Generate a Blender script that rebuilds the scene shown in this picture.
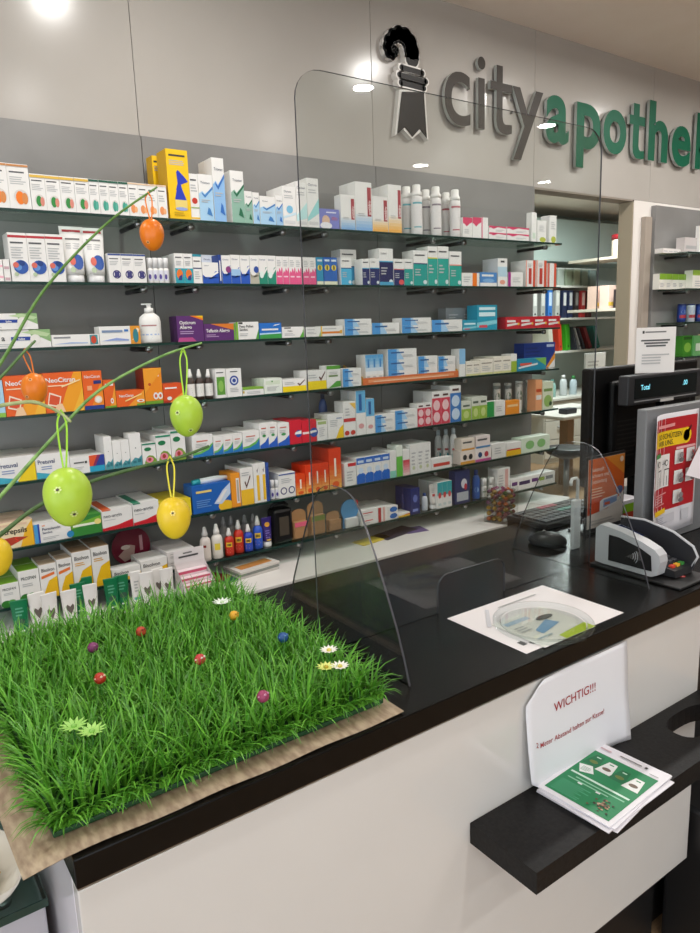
import bpy, bmesh, math, random
from mathutils import Vector, Matrix
random.seed(7)
for o in list(bpy.data.objects): bpy.data.objects.remove(o)
scene = bpy.context.scene
COL = scene.collection
H = 1.59                      # camera height above the floor (m)
# -------------------------------------------------------------camera
F = 709.0                     # focal length in pixels of the 700x933 frame
YAW, PITCH, ROLL = (math.radians(a) for a in (35.02, 10.85, 1.98))
def cam_axes(y, p, r):
    cy, sy, cp, sp, cr, sr = math.cos(y), math.sin(y), math.cos(p), math.sin(p), math.cos(r), math.sin(r)
    f = Vector((sy*cp, cy*cp, -sp)); rt = Vector((cy, -sy, 0)); dn = f.cross(rt)
    return cr*rt + sr*dn, -sr*rt + cr*dn, f
RT, DN, FW = cam_axes(YAW, PITCH, ROLL)
cd = bpy.data.cameras.new('camera'); cam = bpy.data.objects.new('camera', cd); COL.objects.link(cam)
cd.sensor_fit = 'VERTICAL'; cd.sensor_height = 36; cd.lens = F/933*36; cd.clip_start = .02; cd.clip_end = 60
Mx = Matrix((RT, -DN, -FW)).transposed().to_4x4(); Mx.translation = (0, 0, H); cam.matrix_world = Mx
scene.camera = cam
# -------------------------------------------------------------world, exposure
w = bpy.data.worlds.new('world'); scene.world = w; w.use_nodes = True
w.node_tree.nodes['Background'].inputs[0].default_value = (.88, .94, 1, 1)
w.node_tree.nodes['Background'].inputs[1].default_value = 2.3
vs = scene.view_settings
vs.view_transform = 'Standard'; vs.look = 'None'; vs.gamma = 1; vs.use_curve_mapping = False; vs.exposure = 0.0
LAMP_W = 9.6
# -------------------------------------------------------------pixel helpers (photo 700x933 -> metres)
def ray(x, y): return RT*((x-350)/F) + DN*((y-466.5)/F) + FW
def on_z(x, y, z): d = ray(x, y); p = d*((z-H)/d.z); return Vector((p.x, p.y, z))
def on_y(x, y, Y): d = ray(x, y); p = d*(Y/d.y); return Vector((p.x, p.y, p.z+H))
def at_depth(x, y, dep): p = ray(x, y)*dep; return Vector((p.x, p.y, p.z+H))
def solve_x(px, Y, z):
    a = (px-350)/F; v = RT - FW*a; return -(v.y*Y + v.z*(z-H))/v.x
def solve_z(py, X, Y):
    a = (py-466.5)/F; v = DN - FW*a; return H - (v.x*X + v.y*Y)/v.z
# -------------------------------------------------------------materials
def lin(h):
    h = h.lstrip('#'); h = ''.join(c*2 for c in h) if len(h) == 3 else h; c = [int(h[i:i+2], 16)/255 for i in (0, 2, 4)]
    return tuple(x/12.92 if x <= .04045 else ((x+.055)/1.055)**2.4 for x in c) + (1,)
MATS = {}
def mat(hexc, rough=.45, metal=0, spec=.5, key=None):
    k = (hexc, rough, metal, spec)
    if k in MATS: return MATS[k]
    m = bpy.data.materials.new('paint_' + hexc.strip('#')); m.use_nodes = True
    b = m.node_tree.nodes['Principled BSDF']
    b.inputs['Base Color'].default_value = lin(hexc); b.inputs['Roughness'].default_value = rough
    b.inputs['Metallic'].default_value = metal; b.inputs['Specular IOR Level'].default_value = spec
    MATS[k] = m; return m
def noise_mat(name, h1, h2, scale=20, rough=.5, detail=6, bump=0, stretch=(1, 1, 1), spec=.5, lo=.35, hi=.65):
    m = bpy.data.materials.new(name); m.use_nodes = True; nt = m.node_tree; n = nt.nodes; L = nt.links
    b = n['Principled BSDF']; b.inputs['Roughness'].default_value = rough; b.inputs['Specular IOR Level'].default_value = spec
    tc = n.new('ShaderNodeTexCoord'); mp = n.new('ShaderNodeMapping'); mp.inputs['Scale'].default_value = stretch
    nz = n.new('ShaderNodeTexNoise'); nz.inputs['Scale'].default_value = scale; nz.inputs['Detail'].default_value = detail
    rp = n.new('ShaderNodeValToRGB'); rp.color_ramp.elements[0].position = lo; rp.color_ramp.elements[1].position = hi
    rp.color_ramp.elements[0].color = lin(h1); rp.color_ramp.elements[1].color = lin(h2)
    L.new(tc.outputs['Object'], mp.inputs[0]); L.new(mp.outputs[0], nz.inputs['Vector'])
    L.new(nz.outputs[0], rp.inputs[0]); L.new(rp.outputs[0], b.inputs['Base Color'])
    if bump:
        bp = n.new('ShaderNodeBump'); bp.inputs['Strength'].default_value = bump; bp.inputs['Distance'].default_value = .002
        L.new(nz.outputs[0], bp.inputs['Height']); L.new(bp.outputs[0], b.inputs['Normal'])
    return m
def glass_mat(name, tint, ior=1.45, gl=1.0, rough=.0):
    m = bpy.data.materials.new(name); m.use_nodes = True; nt = m.node_tree; n = nt.nodes; L = nt.links
    for x in list(n): n.remove(x)
    out = n.new('ShaderNodeOutputMaterial'); tr = n.new('ShaderNodeBsdfTransparent'); g = n.new('ShaderNodeBsdfGlossy')
    tr.inputs[0].default_value = lin(tint); g.inputs['Roughness'].default_value = rough; g.inputs[0].default_value = (gl, gl, gl, 1)
    lw = n.new('ShaderNodeLayerWeight'); lw.inputs[0].default_value = .5; mx = n.new('ShaderNodeMixShader')
    pw = n.new('ShaderNodeMath'); pw.operation = 'POWER'; pw.inputs[1].default_value = 5
    f0 = ((ior-1)/(ior+1))**2; ma = n.new('ShaderNodeMath'); ma.operation = 'MULTIPLY_ADD'; ma.inputs[1].default_value = 1-f0; ma.inputs[2].default_value = f0
    L.new(lw.outputs['Facing'], pw.inputs[0]); L.new(pw.outputs[0], ma.inputs[0]); L.new(ma.outputs[0], mx.inputs[0])
    L.new(tr.outputs[0], mx.inputs[1]); L.new(g.outputs[0], mx.inputs[2]); L.new(mx.outputs[0], out.inputs[0])
    return m
def emit_mat(name, hexc, s):
    m = bpy.data.materials.new(name); m.use_nodes = True; b = m.node_tree.nodes['Principled BSDF']
    b.inputs['Base Color'].default_value = lin(hexc); b.inputs['Emission Color'].default_value = lin(hexc); b.inputs['Emission Strength'].default_value = s
    return m
M_WALL = noise_mat('white_gloss_panel', '#B3AEA7', '#B7B2AB', 3, .2, spec=.35)
M_GRAY = noise_mat('gray_gloss_panel', '#858482', '#8D8C8A', 4, .22)
M_CEIL = noise_mat('ceiling_paint', '#EFE4D8', '#F2E8DD', 5, .8)
M_FLOOR = noise_mat('wood_floor', '#94775A', '#AA8C6A', 6, .5, stretch=(1, 12, 1))
M_BLACK = noise_mat('black_laminate', '#080706', '#0E0D0C', 90, .24, bump=.03, spec=.22)
M_LEDGE = noise_mat('black_stone_ledge', '#100F0F', '#1C1B1B', 160, .5, bump=.15, spec=.25)
M_FRONT = noise_mat('white_gloss_front', '#D2D0CC', '#D6D4D0', 3, .12)
M_WTOP = noise_mat('white_worktop', '#E6E3DF', '#EAE8E4', 8, .3)
M_BEIGE = noise_mat('beige_runner', '#97816A', '#BBA88C', 38, .6, stretch=(3, 1, 1), bump=.15)
M_GLASS = glass_mat('shelf_glass', '#D3E2DC', 1.5)
M_GEDGE = mat('#1F3A34', .2)
M_PLEXI = glass_mat('plexiglass', '#F4F6F5', 1.42)
M_PEDGE = mat('#4A4B50', .25)
M_STEEL = mat('#9A9A9A', .3, 1)
M_DARK = mat('#1A1A1B', .4)
M_OFFW = noise_mat('office_wall', '#BFCDC8', '#C6D3CE', 3, .6)
# -------------------------------------------------------------mesh helpers
def mesh_obj(name, verts, faces, mats, parent=None, loc=(0, 0, 0), rot=(0, 0, 0), mi=None, smooth=False):
    me = bpy.data.meshes.new(name); me.from_pydata([tuple(v) for v in verts], [], faces)
    for m in (mats if isinstance(mats, (list, tuple)) else [mats]): me.materials.append(m)
    if mi: me.polygons.foreach_set('material_index', mi)
    if smooth: me.polygons.foreach_set('use_smooth', [True]*len(me.polygons))
    me.update()
    return link(name, me, parent, loc, rot)
def link(name, me, parent=None, loc=(0, 0, 0), rot=(0, 0, 0)):
    o = bpy.data.objects.new(name, me); COL.objects.link(o); o.parent = parent; o.location = loc; o.rotation_euler = rot
    return o
def tag(o, label=None, cat=None, group=None, kind=None):
    if label: o['label'] = label
    if cat: o['category'] = cat
    if group: o['group'] = group
    if kind: o['kind'] = kind
    return o
def empty(name, loc, label=None, cat=None, group=None, rz=0, kind=None):
    o = bpy.data.objects.new(name, None); COL.objects.link(o); o.location = loc; o.rotation_euler = (0, 0, rz); o.empty_display_size = .02
    return tag(o, label, cat, group, kind)
def clone(o, loc, rz=None, parent=None):
    c = o.copy(); COL.objects.link(c); c.parent = parent
    if loc is not None: c.location = loc
    if rz is not None: c.rotation_euler = (0, 0, rz)
    for ch in [x for x in o.children]:
        clone(ch, None, None, c)
    return c
class MB:
    """collects quads / tubes / lathes into one mesh"""
    def __init__(s): s.v = []; s.f = []; s.m = []; s.mats = []; s.sm = []
    def mi(s, m):
        if m not in s.mats: s.mats.append(m)
        return s.mats.index(m)
    def add(s, vs_, fs, m, smooth=False):
        b = len(s.v); s.v += [tuple(v) for v in vs_]; i = s.mi(m)
        for f in fs: s.f.append([b+k for k in f]); s.m.append(i); s.sm.append(smooth)
    def box(s, x0, y0, z0, x1, y1, z1, m):
        s.add([(x0, y0, z0), (x1, y0, z0), (x1, y1, z0), (x0, y1, z0), (x0, y0, z1), (x1, y0, z1), (x1, y1, z1), (x0, y1, z1)],
              [(0, 3, 2, 1), (4, 5, 6, 7), (0, 1, 5, 4), (1, 2, 6, 5), (2, 3, 7, 6), (3, 0, 4, 7)], m)
    def bbox(s, x0, y0, z0, x1, y1, z1, m, b=.002):
        bm = bmesh.new(); bmesh.ops.create_cube(bm, size=1)
        for v in bm.verts: v.co = Vector((x0 if v.co.x < 0 else x1, y0 if v.co.y < 0 else y1, z0 if v.co.z < 0 else z1))
        bmesh.ops.bevel(bm, geom=bm.edges[:], offset=b, segments=2, affect='EDGES', profile=.5)
        bm.verts.index_update(); s.add([v.co[:] for v in bm.verts], [[v.index for v in f.verts] for f in bm.faces], m); bm.free()
    def lathe(s, prof, m, n=16, c=(0, 0, 0), sx=1, sy=1, smooth=True):
        vs_, fs = [], []
        for r, z in prof:
            for k in range(n):
                a = 2*math.pi*k/n; vs_.append((c[0]+r*sx*math.cos(a), c[1]+r*sy*math.sin(a), c[2]+z))
        for i in range(len(prof)-1):
            for k in range(n):
                k2 = (k+1) % n; fs.append((i*n+k, i*n+k2, (i+1)*n+k2, (i+1)*n+k))
        fs.append(tuple(range(n))[::-1]); fs.append(tuple((len(prof)-1)*n+k for k in range(n)))
        s.add(vs_, fs, m, smooth)
    def tube(s, pts, rad, m, n=6, smooth=True):
        pts = [Vector(p) for p in pts]; rr = rad if isinstance(rad, (list, tuple)) else [rad]*len(pts)
        vs_, fs = [], []; up = Vector((0, 0, 1)); prev = None
        for i, p in enumerate(pts):
            d = (pts[min(i+1, len(pts)-1)]-pts[max(i-1, 0)]).normalized()
            a = prev if prev is not None else (d.cross(up) if abs(d.dot(up)) < .95 else d.cross(Vector((1, 0, 0))))
            a = (a - d*a.dot(d)).normalized(); prev = a; b = d.cross(a)
            for k in range(n):
                t = 2*math.pi*k/n; vs_.append(p + (a*math.cos(t)+b*math.sin(t))*rr[i])
        for i in range(len(pts)-1):
            for k in range(n):
                k2 = (k+1) % n; fs.append((i*n+k, i*n+k2, (i+1)*n+k2, (i+1)*n+k))
        fs.append(tuple(range(n))[::-1]); fs.append(tuple((len(pts)-1)*n+k for k in range(n)))
        s.add(vs_, fs, m, smooth)
    def mesh(s, name):
        me = bpy.data.meshes.new(name); me.from_pydata(s.v, [], s.f)
        for m in s.mats: me.materials.append(m)
        me.polygons.foreach_set('material_index', s.m); me.polygons.foreach_set('use_smooth', s.sm); me.update(); return me
    def build(s, name, parent=None, loc=(0, 0, 0), rot=(0, 0, 0)): return link(name, s.mesh(name), parent, loc, rot)
def rounded(pts, closed=True): return pts
# text -> flat triangles, cached
TXT = {}
def text_tris(s, bold=.0):
    k = (s, bold)
    if k in TXT: return TXT[k]
    cu = bpy.data.curves.new('t', 'FONT'); cu.body = s; cu.size = 1; cu.offset = bold; cu.resolution_u = 3
    o = bpy.data.objects.new('t', cu); COL.objects.link(o)
    me = bpy.data.meshes.new_from_object(o)
    vs_ = [(v.co.x, v.co.y) for v in me.vertices]; fs = [list(p.vertices) for p in me.polygons]
    bpy.data.objects.remove(o); bpy.data.curves.remove(cu); bpy.data.meshes.remove(me)
    x0 = min(v[0] for v in vs_); x1 = max(v[0] for v in vs_)
    TXT[k] = ([(x-x0, y) for x, y in vs_], fs, x1-x0); return TXT[k]
# -flat print on a plane: layers in unit coords (u right, v up)
def prints(mb, layers, W, Hh, place, eps=.00025):
    """place(u_m, v_m, off) -> 3d; u_m, v_m in metres from the lower-left corner"""
    z = eps
    for L in layers:
        t = L[0]
        if t == 'r':
            _, a, b, c, d, col = L; pl = [(a, b), (c, b), (c, d), (a, d)]
            mb.add([place(u*W, v*Hh, z) for u, v in pl], [(0, 1, 2, 3)], mat(col))
        elif t == 'e':
            _, a, b, ru, rv, col = L; n = 14
            mb.add([place((a+ru*math.cos(2*math.pi*k/n))*W, (b+rv*math.sin(2*math.pi*k/n))*Hh, z) for k in range(n)], [tuple(range(n))], mat(col))
        elif t == 'c':   # true circle, radius in units of width
            _, a, b, r, col = L; n = 16
            mb.add([place(a*W+r*W*math.cos(2*math.pi*k/n), b*Hh+r*W*math.sin(2*math.pi*k/n), z) for k in range(n)], [tuple(range(n))], mat(col))
        elif t == 'p':
            _, pl, col = L
            mb.add([place(u*W, v*Hh, z) for u, v in pl], [tuple(range(len(pl)))], mat(col))
        elif t == 'l':   # lines of small print
            _, a, b, c, d, n, col = L
            rnd = random.Random(int(1000*(a+b*3+c*7+d*11)))
            st = (d-b)/n
            for i in range(n):
                e = a+(c-a)*rnd.uniform(.65, 1)
                pl = [(a, b+i*st), (e, b+i*st), (e, b+i*st+st*.45), (a, b+i*st+st*.45)]
                mb.add([place(u*W, v*Hh, z) for u, v in pl], [(0, 1, 2, 3)], mat(col))
        elif t == 't':   # text: u, v, cap height (fraction of height), string, colour, max width, rotate
            _, a, b, hf, s, col = L[:6]; mw = L[6] if len(L) > 6 else 1-a; rot = L[7] if len(L) > 7 else 0
            vs_, fs, tw = text_tris(s, .018 if hf >= .1 else .005)
            if rot == 0:
                sz = hf*Hh/.72; sx = min(sz, mw*W/tw)
                pts = [place(a*W+x*sx, b*Hh+y*sz, z) for x, y in vs_]
            else:
                sz = hf*W/.72; sx = min(sz, mw*Hh/tw)
                pts = [place(a*W-y*sz, b*Hh+x*sx, z) for x, y in vs_]
            mb.add(pts, fs, mat(col))
        elif t == 'g':   # vertical colour blend in steps
            _, a, b, c, d, c1, c2 = L; n = 6
            A, B = [int(c1[i:i+2], 16) for i in (1, 3, 5)], [int(c2[i:i+2], 16) for i in (1, 3, 5)]
            for i in range(n):
                f = i/(n-1); col = '#%02X%02X%02X' % tuple(int(p+(q-p)*f) for p, q in zip(A, B))
                v0 = b+(d-b)*i/n; v1 = b+(d-b)*(i+1)/n
                mb.add([place(u*W, v*Hh, z) for u, v in [(a, v0), (c, v0), (c, v1), (a, v1)]], [(0, 1, 2, 3)], mat(col))
        z += eps
def box_mesh(name, W, D, Hh, base, layers, side=None, top=None):
    mb = MB(); x, y = W/2, D/2
    vs_ = [(-x, -y, 0), (x, -y, 0), (x, y, 0), (-x, y, 0), (-x, -y, Hh), (x, -y, Hh), (x, y, Hh), (-x, y, Hh)]
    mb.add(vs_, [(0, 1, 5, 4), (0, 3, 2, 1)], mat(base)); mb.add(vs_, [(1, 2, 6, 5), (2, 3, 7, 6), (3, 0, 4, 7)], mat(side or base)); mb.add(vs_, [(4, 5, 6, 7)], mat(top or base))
    # closing flap line on the side and top
    prints(mb, layers, W, Hh, lambda u, v, o: (-x+u, -y-o, v))
    return mb.mesh(name)
# ================================================================ THE SETTING
ZC = H-.59; ZL = H-.849; ZW = .75; CEIL = H+1.33; YW = 2.4; ZG = H+.644
def struct(name, mb, parent=None, loc=(0, 0, 0)):
    o = mb.build(name, parent, loc)
    if parent is None: o['kind'] = 'structure'
    return o
def sbox(name, a, m, parent=None):
    mb = MB(); mb.box(*a, m); return struct(name, mb, parent)
sbox('floor', (-3, -4, -.1, 10, 6.2, 0), M_FLOOR)
sbox('ceiling', (-3, -4, CEIL, 10, 6.2, CEIL+.1), M_CEIL)
mb = MB(); mb.box(-3.1, -4, 2.6, -3, 6.2, CEIL, M_WALL); mb.box(-3.1, 1.2, 0, -3, 6.2, 2.6, M_WALL); mb.box(-3.1, -4, 0, -3, -3.8, 2.6, M_WALL); mb.box(-3.1, -1.4, 0, -3, -1.2, 2.6, M_WALL); struct('wall_left', mb)  # openings in this unseen wall added to let daylight in
sbox('wall_right', (10, -4, 0, 10.1, 6.2, CEIL), M_WALL)
# unseen shop front: right side closed against screen glare, left opening added for daylight
M_SHOP = noise_mat('shop_wall', '#9A948C', '#A39D95', 3, .7)
mb = MB(); mb.box(-3, -4.1, 2.6, 10, -4, CEIL, M_SHOP); mb.box(1.4, -4.1, 0, 10, -4, 2.6, M_SHOP)
for x in (-3, -.8): mb.box(x, -4.1, 0, x+.12, -4, 2.6, M_DARK)
struct('wall_front', mb)
# back wall: core + white glossy panels above, grey glossy panels below
wb = empty('wall_back', (0, YW, 0), kind='structure')
mb = MB(); mb.box(-3, .02, 0, 2.806, .08, CEIL, M_WALL); mb.box(2.806, .02, ZG, 3.626, .08, CEIL, M_WALL)
mb.box(3.626, .02, 0, 10, .08, CEIL, M_WALL); mb.build('wall_core', wb)
seams = [-3, -1.03, -.07, .89, 1.85, 2.81, 3.77, 4.73, 5.69, 10]
for a, b in zip(seams[:-1], seams[1:]):
    mb = MB(); mb.bbox(a+.001, 0, ZG+.001, b-.001, .02, CEIL, M_WALL, .001); mb.build('white_panel', wb)
for a, b in zip(seams[:5], seams[1:6]):
    mb = MB(); mb.bbox(a+.001, -.012, 0, min(b, 2.806)-.001, .02, ZG, M_GRAY, .001); mb.build('grey_panel', wb)
M_WALL_LIT = noise_mat('white_wall_lit', '#ECE7E1', '#EFEAE4', 3, .4)  # plain white wall; reflected light put into its paler colour
mb = MB(); mb.box(3.626, 0, 0, 10, .02, ZG, M_WALL_LIT); mb.build('white_panel', wb)
# jamb lining of the opening
mb = MB(); JB = mat('#B4A791', .5); mb.box(3.618, .0, 0, 3.628, .085, ZG, JB); mb.box(2.806, 0, ZG-.008, 3.628, .085, ZG+.001, mat('#8F857A', .5)); mb.build('opening_jamb', wb)
# grey panel carrying the shelves at the far right, in front of a narrow post
mb = MB(); mb.bbox(3.79, -.03, 0, 6.6, -.001, ZG-.02, M_GRAY, .001); mb.build('grey_panel', wb)
mb = MB(); mb.bbox(3.70, -.03, 0, 3.76, -.001, ZG-.085, mat('#A79C90', .5), .002); mb.build('post', wb)
# back office shell
sbox('wall_office_back', (2.5, 6.1, 0, 10, 6.2, CEIL), M_OFFW)
sbox('wall_office_left', (2.65, 2.481, 0, 2.75, 6.1, CEIL), M_OFFW)
# -------------------------------------------------------------ceiling lights
def downlight(x, y, label, watt=LAMP_W):
    t = empty('ceiling_downlight', (x, y, CEIL), label, 'ceiling lamp', 'recessed downlights in the shop ceiling')
    mb = MB(); mb.lathe([(.055, -.012), (.095, -.006), (.1, 0), (.1, .0), (.06, -.001)], mat('#DAD8D4', .3), 24); mb.build('rim', t)
    mb = MB(); mb.lathe([(.05, -.011), (.055, -.009)], emit_mat('lamp_glow', '#FFF3E2', 8), 20); mb.build('diffuser', t)
    ld = bpy.data.lights.new('lamp_light', 'AREA'); ld.shape = 'DISK'; ld.size = .11; ld.energy = watt; ld.color = (1, .975, .94); ld.spread = math.radians(172)
    lo = bpy.data.objects.new('lamp_light', ld); COL.objects.link(lo); lo.parent = t; lo.location = (0, 0, -.014)
ON = ['first', 'second', 'third', 'fourth', 'fifth']
for j, yy_ in enumerate((1.63, .4, -1.3, -2.6)):
    for i, xx_ in enumerate((-.69, .86, 2.41, 3.3, 4.2) if j == 0 else (-.69, .86, 2.41, 3.96, 5.5)):
        downlight(xx_ + (.15 if yy_ < 1 else 0), yy_, 'round ceiling downlight, %s row from the lettered wall, %s from left' % (ON[j], ON[i]), LAMP_W*(1.0, .6, .8, .8)[j])
t = empty('ceiling_panel_light', (6.2, 4.3, CEIL), 'flat white panel light in the back office ceiling', 'ceiling lamp')
mb = MB(); mb.bbox(-.6, -.3, -.04, .6, .3, 0, mat('#DDDDDD', .4)); mb.build('housing', t)
mb = MB(); mb.box(-.57, -.27, -.043, .57, .27, -.04, emit_mat('panel_glow', '#F4FBFF', 3)); mb.build('diffuser', t)
ld = bpy.data.lights.new('panel_light', 'AREA'); ld.shape = 'RECTANGLE'; ld.size = 1.1; ld.size_y = .5; ld.energy = 100; ld.color = (.93, 1, 1)
lo = bpy.data.objects.new('panel_light', ld); COL.objects.link(lo); lo.parent = t; lo.location = (0, 0, -.046)
# ================================================================ SALES COUNTER
YF = .782
ct = empty('sales_counter', (0, 0, 0), 'long white glossy sales counter with thick black top', 'counter')
mb = MB(); mb.bbox(.139, YF, ZC-.04, 3.4, 1.41, ZC, M_BLACK, .002); mb.bbox(1.62, 1.411, ZC-.04, 3.4, 1.47, ZC, M_BLACK, .002); mb.build('black_top', ct)
mb = MB(); mb.bbox(.141, .79, ZC-.048, 1.52, .80, ZC-.04, M_STEEL, .001); mb.build('metal_trim', ct)
mb = MB(); mb.bbox(.141, .79, .295, 1.52, .815, ZC-.048, M_FRONT, .002); mb.build('front_panel', ct)
mb = MB(); mb.bbox(.141, .817, .1, .165, 1.40, ZC-.042, mat('#E2E0E6', .15), .002); mb.build('side_panel', ct)
mb = MB(); mb.box(.17, .86, 0, 1.5, 1.38, ZC-.05, M_DARK); mb.box(1.5, .9, 0, 3.38, 1.38, ZC-.041, M_DARK); mb.build('plinth', ct)
# black ledge with an oval cutout near its far end
lg = empty('bag_ledge', (0, 0, 0), 'black stone ledge with oval cutout fixed along the white counter front', 'shelf')
def ledge():
    bm = bmesh.new(); x0, x1, y0, y1 = .782, 1.56, .642, .789
    n = 28; cx, cy, rx, ry = 1.395, .722, .082, .042
    oval = []
    for k in range(n):
        a = 2*math.pi*k/n; c, s = math.cos(a), math.sin(a)
        oval.append((cx+rx*math.copysign(abs(c)**.75, c), cy+ry*math.copysign(abs(s)**.75, s)))
    outer = []
    for k in range(n):
        a = 2*math.pi*k/n; c, s = math.cos(a), math.sin(a)
        tx = ((x1-cx) if c > 0 else (cx-x0))/max(abs(c), 1e-6); ty = ((y1-cy) if s > 0 else (cy-y0))/max(abs(s), 1e-6)
        tt = min(tx, ty); outer.append((cx+c*tt, cy+s*tt))
    # snap the closest samples onto the corners
    for c in ((x0, y0), (x1, y0), (x1, y1), (x0, y1)):
        i = min(range(n), key=lambda q: abs(math.atan2(math.sin(math.atan2(c[1]-cy, c[0]-cx)-2*math.pi*q/n), math.cos(math.atan2(c[1]-cy, c[0]-cx)-2*math.pi*q/n))))
        outer[i] = c
    return outer, oval
outer, oval = ledge(); n = len(outer)
mb = MB(); z0, z1 = ZL-.04, ZL
V = [(x, y, z) for z in (z0, z1) for ring in (outer, oval) for x, y in ring]
Fs = []
for k in range(n):
    k2 = (k+1) % n
    Fs += [(2*n+k, 2*n+k2, 3*n+k2, 3*n+k), (k, n+k, n+k2, k2), (k, k2, 2*n+k2, 2*n+k), (n+k, 3*n+k, 3*n+k2, n+k2)]
mb.add(V, Fs, M_LEDGE); mb.build('ledge_board', lg)
mb = MB(); mb.box(1.37, .675, ZL-.06, 1.48, .715, ZL-.05, mat('#C9C7C4', .4)); mb.build('under_tray', lg)
# things past the counter end
mb = MB(); mb.bbox(1.54, .30, .0, 2.1, .86, .42, M_DARK, .01)
tag(mb.build('display_plinth'), 'black low display plinth standing past the counter end', 'plinth')
mb = MB(); mb.tube([(1.60, .66, .62), (1.60, .70, .70)], .03, mat('#C98F86', .5), 10); mb.lathe([(.028, 0), (.034, .01), (.034, .17), (.02, .2)], mat('#DAD6D0', .4), 12, (1.60, .66, .425))
tag(mb.build('display_bottle'), 'pale bottle with pinkish cap standing on the black plinth', 'bottle')
# ================================================================ WHITE BACK WORKTOP
wt = empty('back_worktop', (0, 0, 0), 'long white worktop running below the medicine shelves', 'worktop')
mb = MB(); mb.bbox(-1.2, 2.03, ZW-.03, 2.80, 2.386, ZW, M_WTOP, .003); mb.build('white_top', wt)
mb = MB()
for i in range(8): mb.bbox(-1.2+i*.5, 2.05, .08, -1.2+i*.5+.495, 2.07, ZW-.032, mat('#2B2A2A', .4), .002)
mb.box(-1.2, 2.071, 0, 2.8, 2.386, ZW-.031, M_DARK); mb.build('dark_cabinet_base', wt)
# ================================================================ GLASS SHELVES
SZ = [H+.3615, H+.166, H-.018, H-.209, H-.3995, H-.592, H-.765]
ORD = ['top', 'second', 'third', 'fourth', 'fifth', 'sixth', 'lowest']
YS = 2.2
segs = [(-1.0, -.06), (-.058, .883), (.885, 1.395), (1.397, 2.09), (2.092, 2.775)]
SEGN = ['first segment at the far left', 'second segment from the left', 'third segment from the left', 'fourth segment from the left', 'right end segment']
for i, z in enumerate(SZ):
    for j, (a, b) in enumerate(segs):
        if j == 0: continue
        t = empty('glass_shelf', (a, YS, z), '%s row glass shelf on black brackets, %s' % (ORD[i], SEGN[j]), 'shelf', 'glass wall shelves')
        L = b-a
        mb = MB(); mb.box(0, 0, -.008, L, .186, 0, M_GLASS); p = mb.build('glass_pane', t)
        mb = MB(); mb.box(0, -.0012, -.008, L, -.0002, 0, M_GEDGE); mb.build('polished_edge', p)
        for x in (.085, L-.085):
            mb = MB(); mb.tube([(x, .187, -.019), (x, .03, -.019)], .0075, M_DARK, 8); mb.tube([(x, .03, -.019), (x, .018, -.019)], .0105, M_STEEL, 10); mb.build('bracket', t)
# ================================================================ LETTERING AND EMBLEM ON THE WALL
def slab(mb, pts, y0, y1, m, me, ax='y'):
    n = len(pts); P = lambda u, z, y: (u, y, z) if ax == 'y' else (y, u, z)
    vs_ = [P(u, z, y0) for u, z in pts] + [P(u, z, y1) for u, z in pts]
    bm = bmesh.new(); bv = [bm.verts.new(v) for v in vs_[:n]]; f = bm.faces.new(bv); f.normal_update(); bmesh.ops.triangulate(bm, faces=[f]); bm.verts.index_update()
    tr = [[v.index for v in q.verts] for q in bm.faces]; bm.free()
    mb.add(vs_, tr + [[n+i for i in q[::-1]] for q in tr], m)
    mb.add(vs_, [(k, (k+1) % n, n+(k+1) % n, n+k) for k in range(n)], me)
XH = max(v[1] for v in text_tris('x')[0])
def letter(ch, a, b, zb, xh, m, bold, parent):
    cu = bpy.data.curves.new('t', 'FONT'); cu.body = ch; cu.size = 1; cu.offset = bold; cu.extrude = .5; cu.resolution_u = 6
    o = bpy.data.objects.new('t', cu); COL.objects.link(o); me = bpy.data.meshes.new_from_object(o); bpy.data.objects.remove(o)
    xs = [v.co.x for v in me.vertices]; x0, x1 = min(xs), max(xs); sx = (b-a)/(x1-x0); sz = xh/(XH+2*bold)
    for v in me.vertices: v.co = Vector(((v.co.x-x0)*sx, -v.co.z*.016, (v.co.y+bold)*sz))
    me.materials.clear(); me.materials.append(m); me.materials.append(LEDGE_); me.update()
    for p in me.polygons: p.material_index = 0 if abs(p.normal.y) > .9 else 1
    o = link('letter', me, parent, (a, -.022, zb))
    for q in (.1, xh*.75):
        mb = MB(); mb.tube([(0.02, .008, q), (.02, .021, q)], .005, M_STEEL, 6); mb.build('standoff', o)
    return o
GREEN = mat('#0A5C42', .5, 0, .3); BROWN = mat('#403B36', .5, 0, .3); LEDGE_ = mat('#A9ADA8', .35)
def letter_t(a, b, zb, xh, top, sa, sb, th, m, parent):
    w_ = b-a; k = w_
    out_ = [(sa, top), (sb, top), (sb, xh), (1, xh), (1, xh-th), (sb, xh-th), (sb, .062), (sb+.04, .044), (sb+.13, .036), (1, .040), (1, .003), (.84, -.004), (sa+.28, -.004), (sa+.14, .004), (sa+.04, .022), (sa, .05), (sa, xh-th), (0, xh-th), (0, xh), (sa, xh)]
    mb = MB(); slab(mb, [(x*k, z) for x, z in out_], -.008, .008, m, LEDGE_); o = mb.build('letter', parent, (a, -.022, zb))
    for q in (.1, xh*.75):
        mb = MB(); mb.tube([(k*(sa+sb)/2, .008, q), (k*(sa+sb)/2, .021, q)], .005, M_STEEL, 6); mb.build('standoff', o)
t = empty('sign_lettering', (0, YW, 0), 'slim dark brown lowercase letters reading city on white wall', 'sign')
for ch, a, b in (('c', 2.21, 2.361), ('i', 2.405, 2.452), ('y', 2.625, 2.834)): letter(ch, a, b, H+.850, .206, BROWN, .004, t)
letter_t(2.483, 2.623, H+.850, .206, .275, .28, .56, .034, BROWN, t)
t = empty('sign_lettering', (0, YW, 0), 'bold green lowercase letters reading apotheke on white wall', 'sign')
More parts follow.
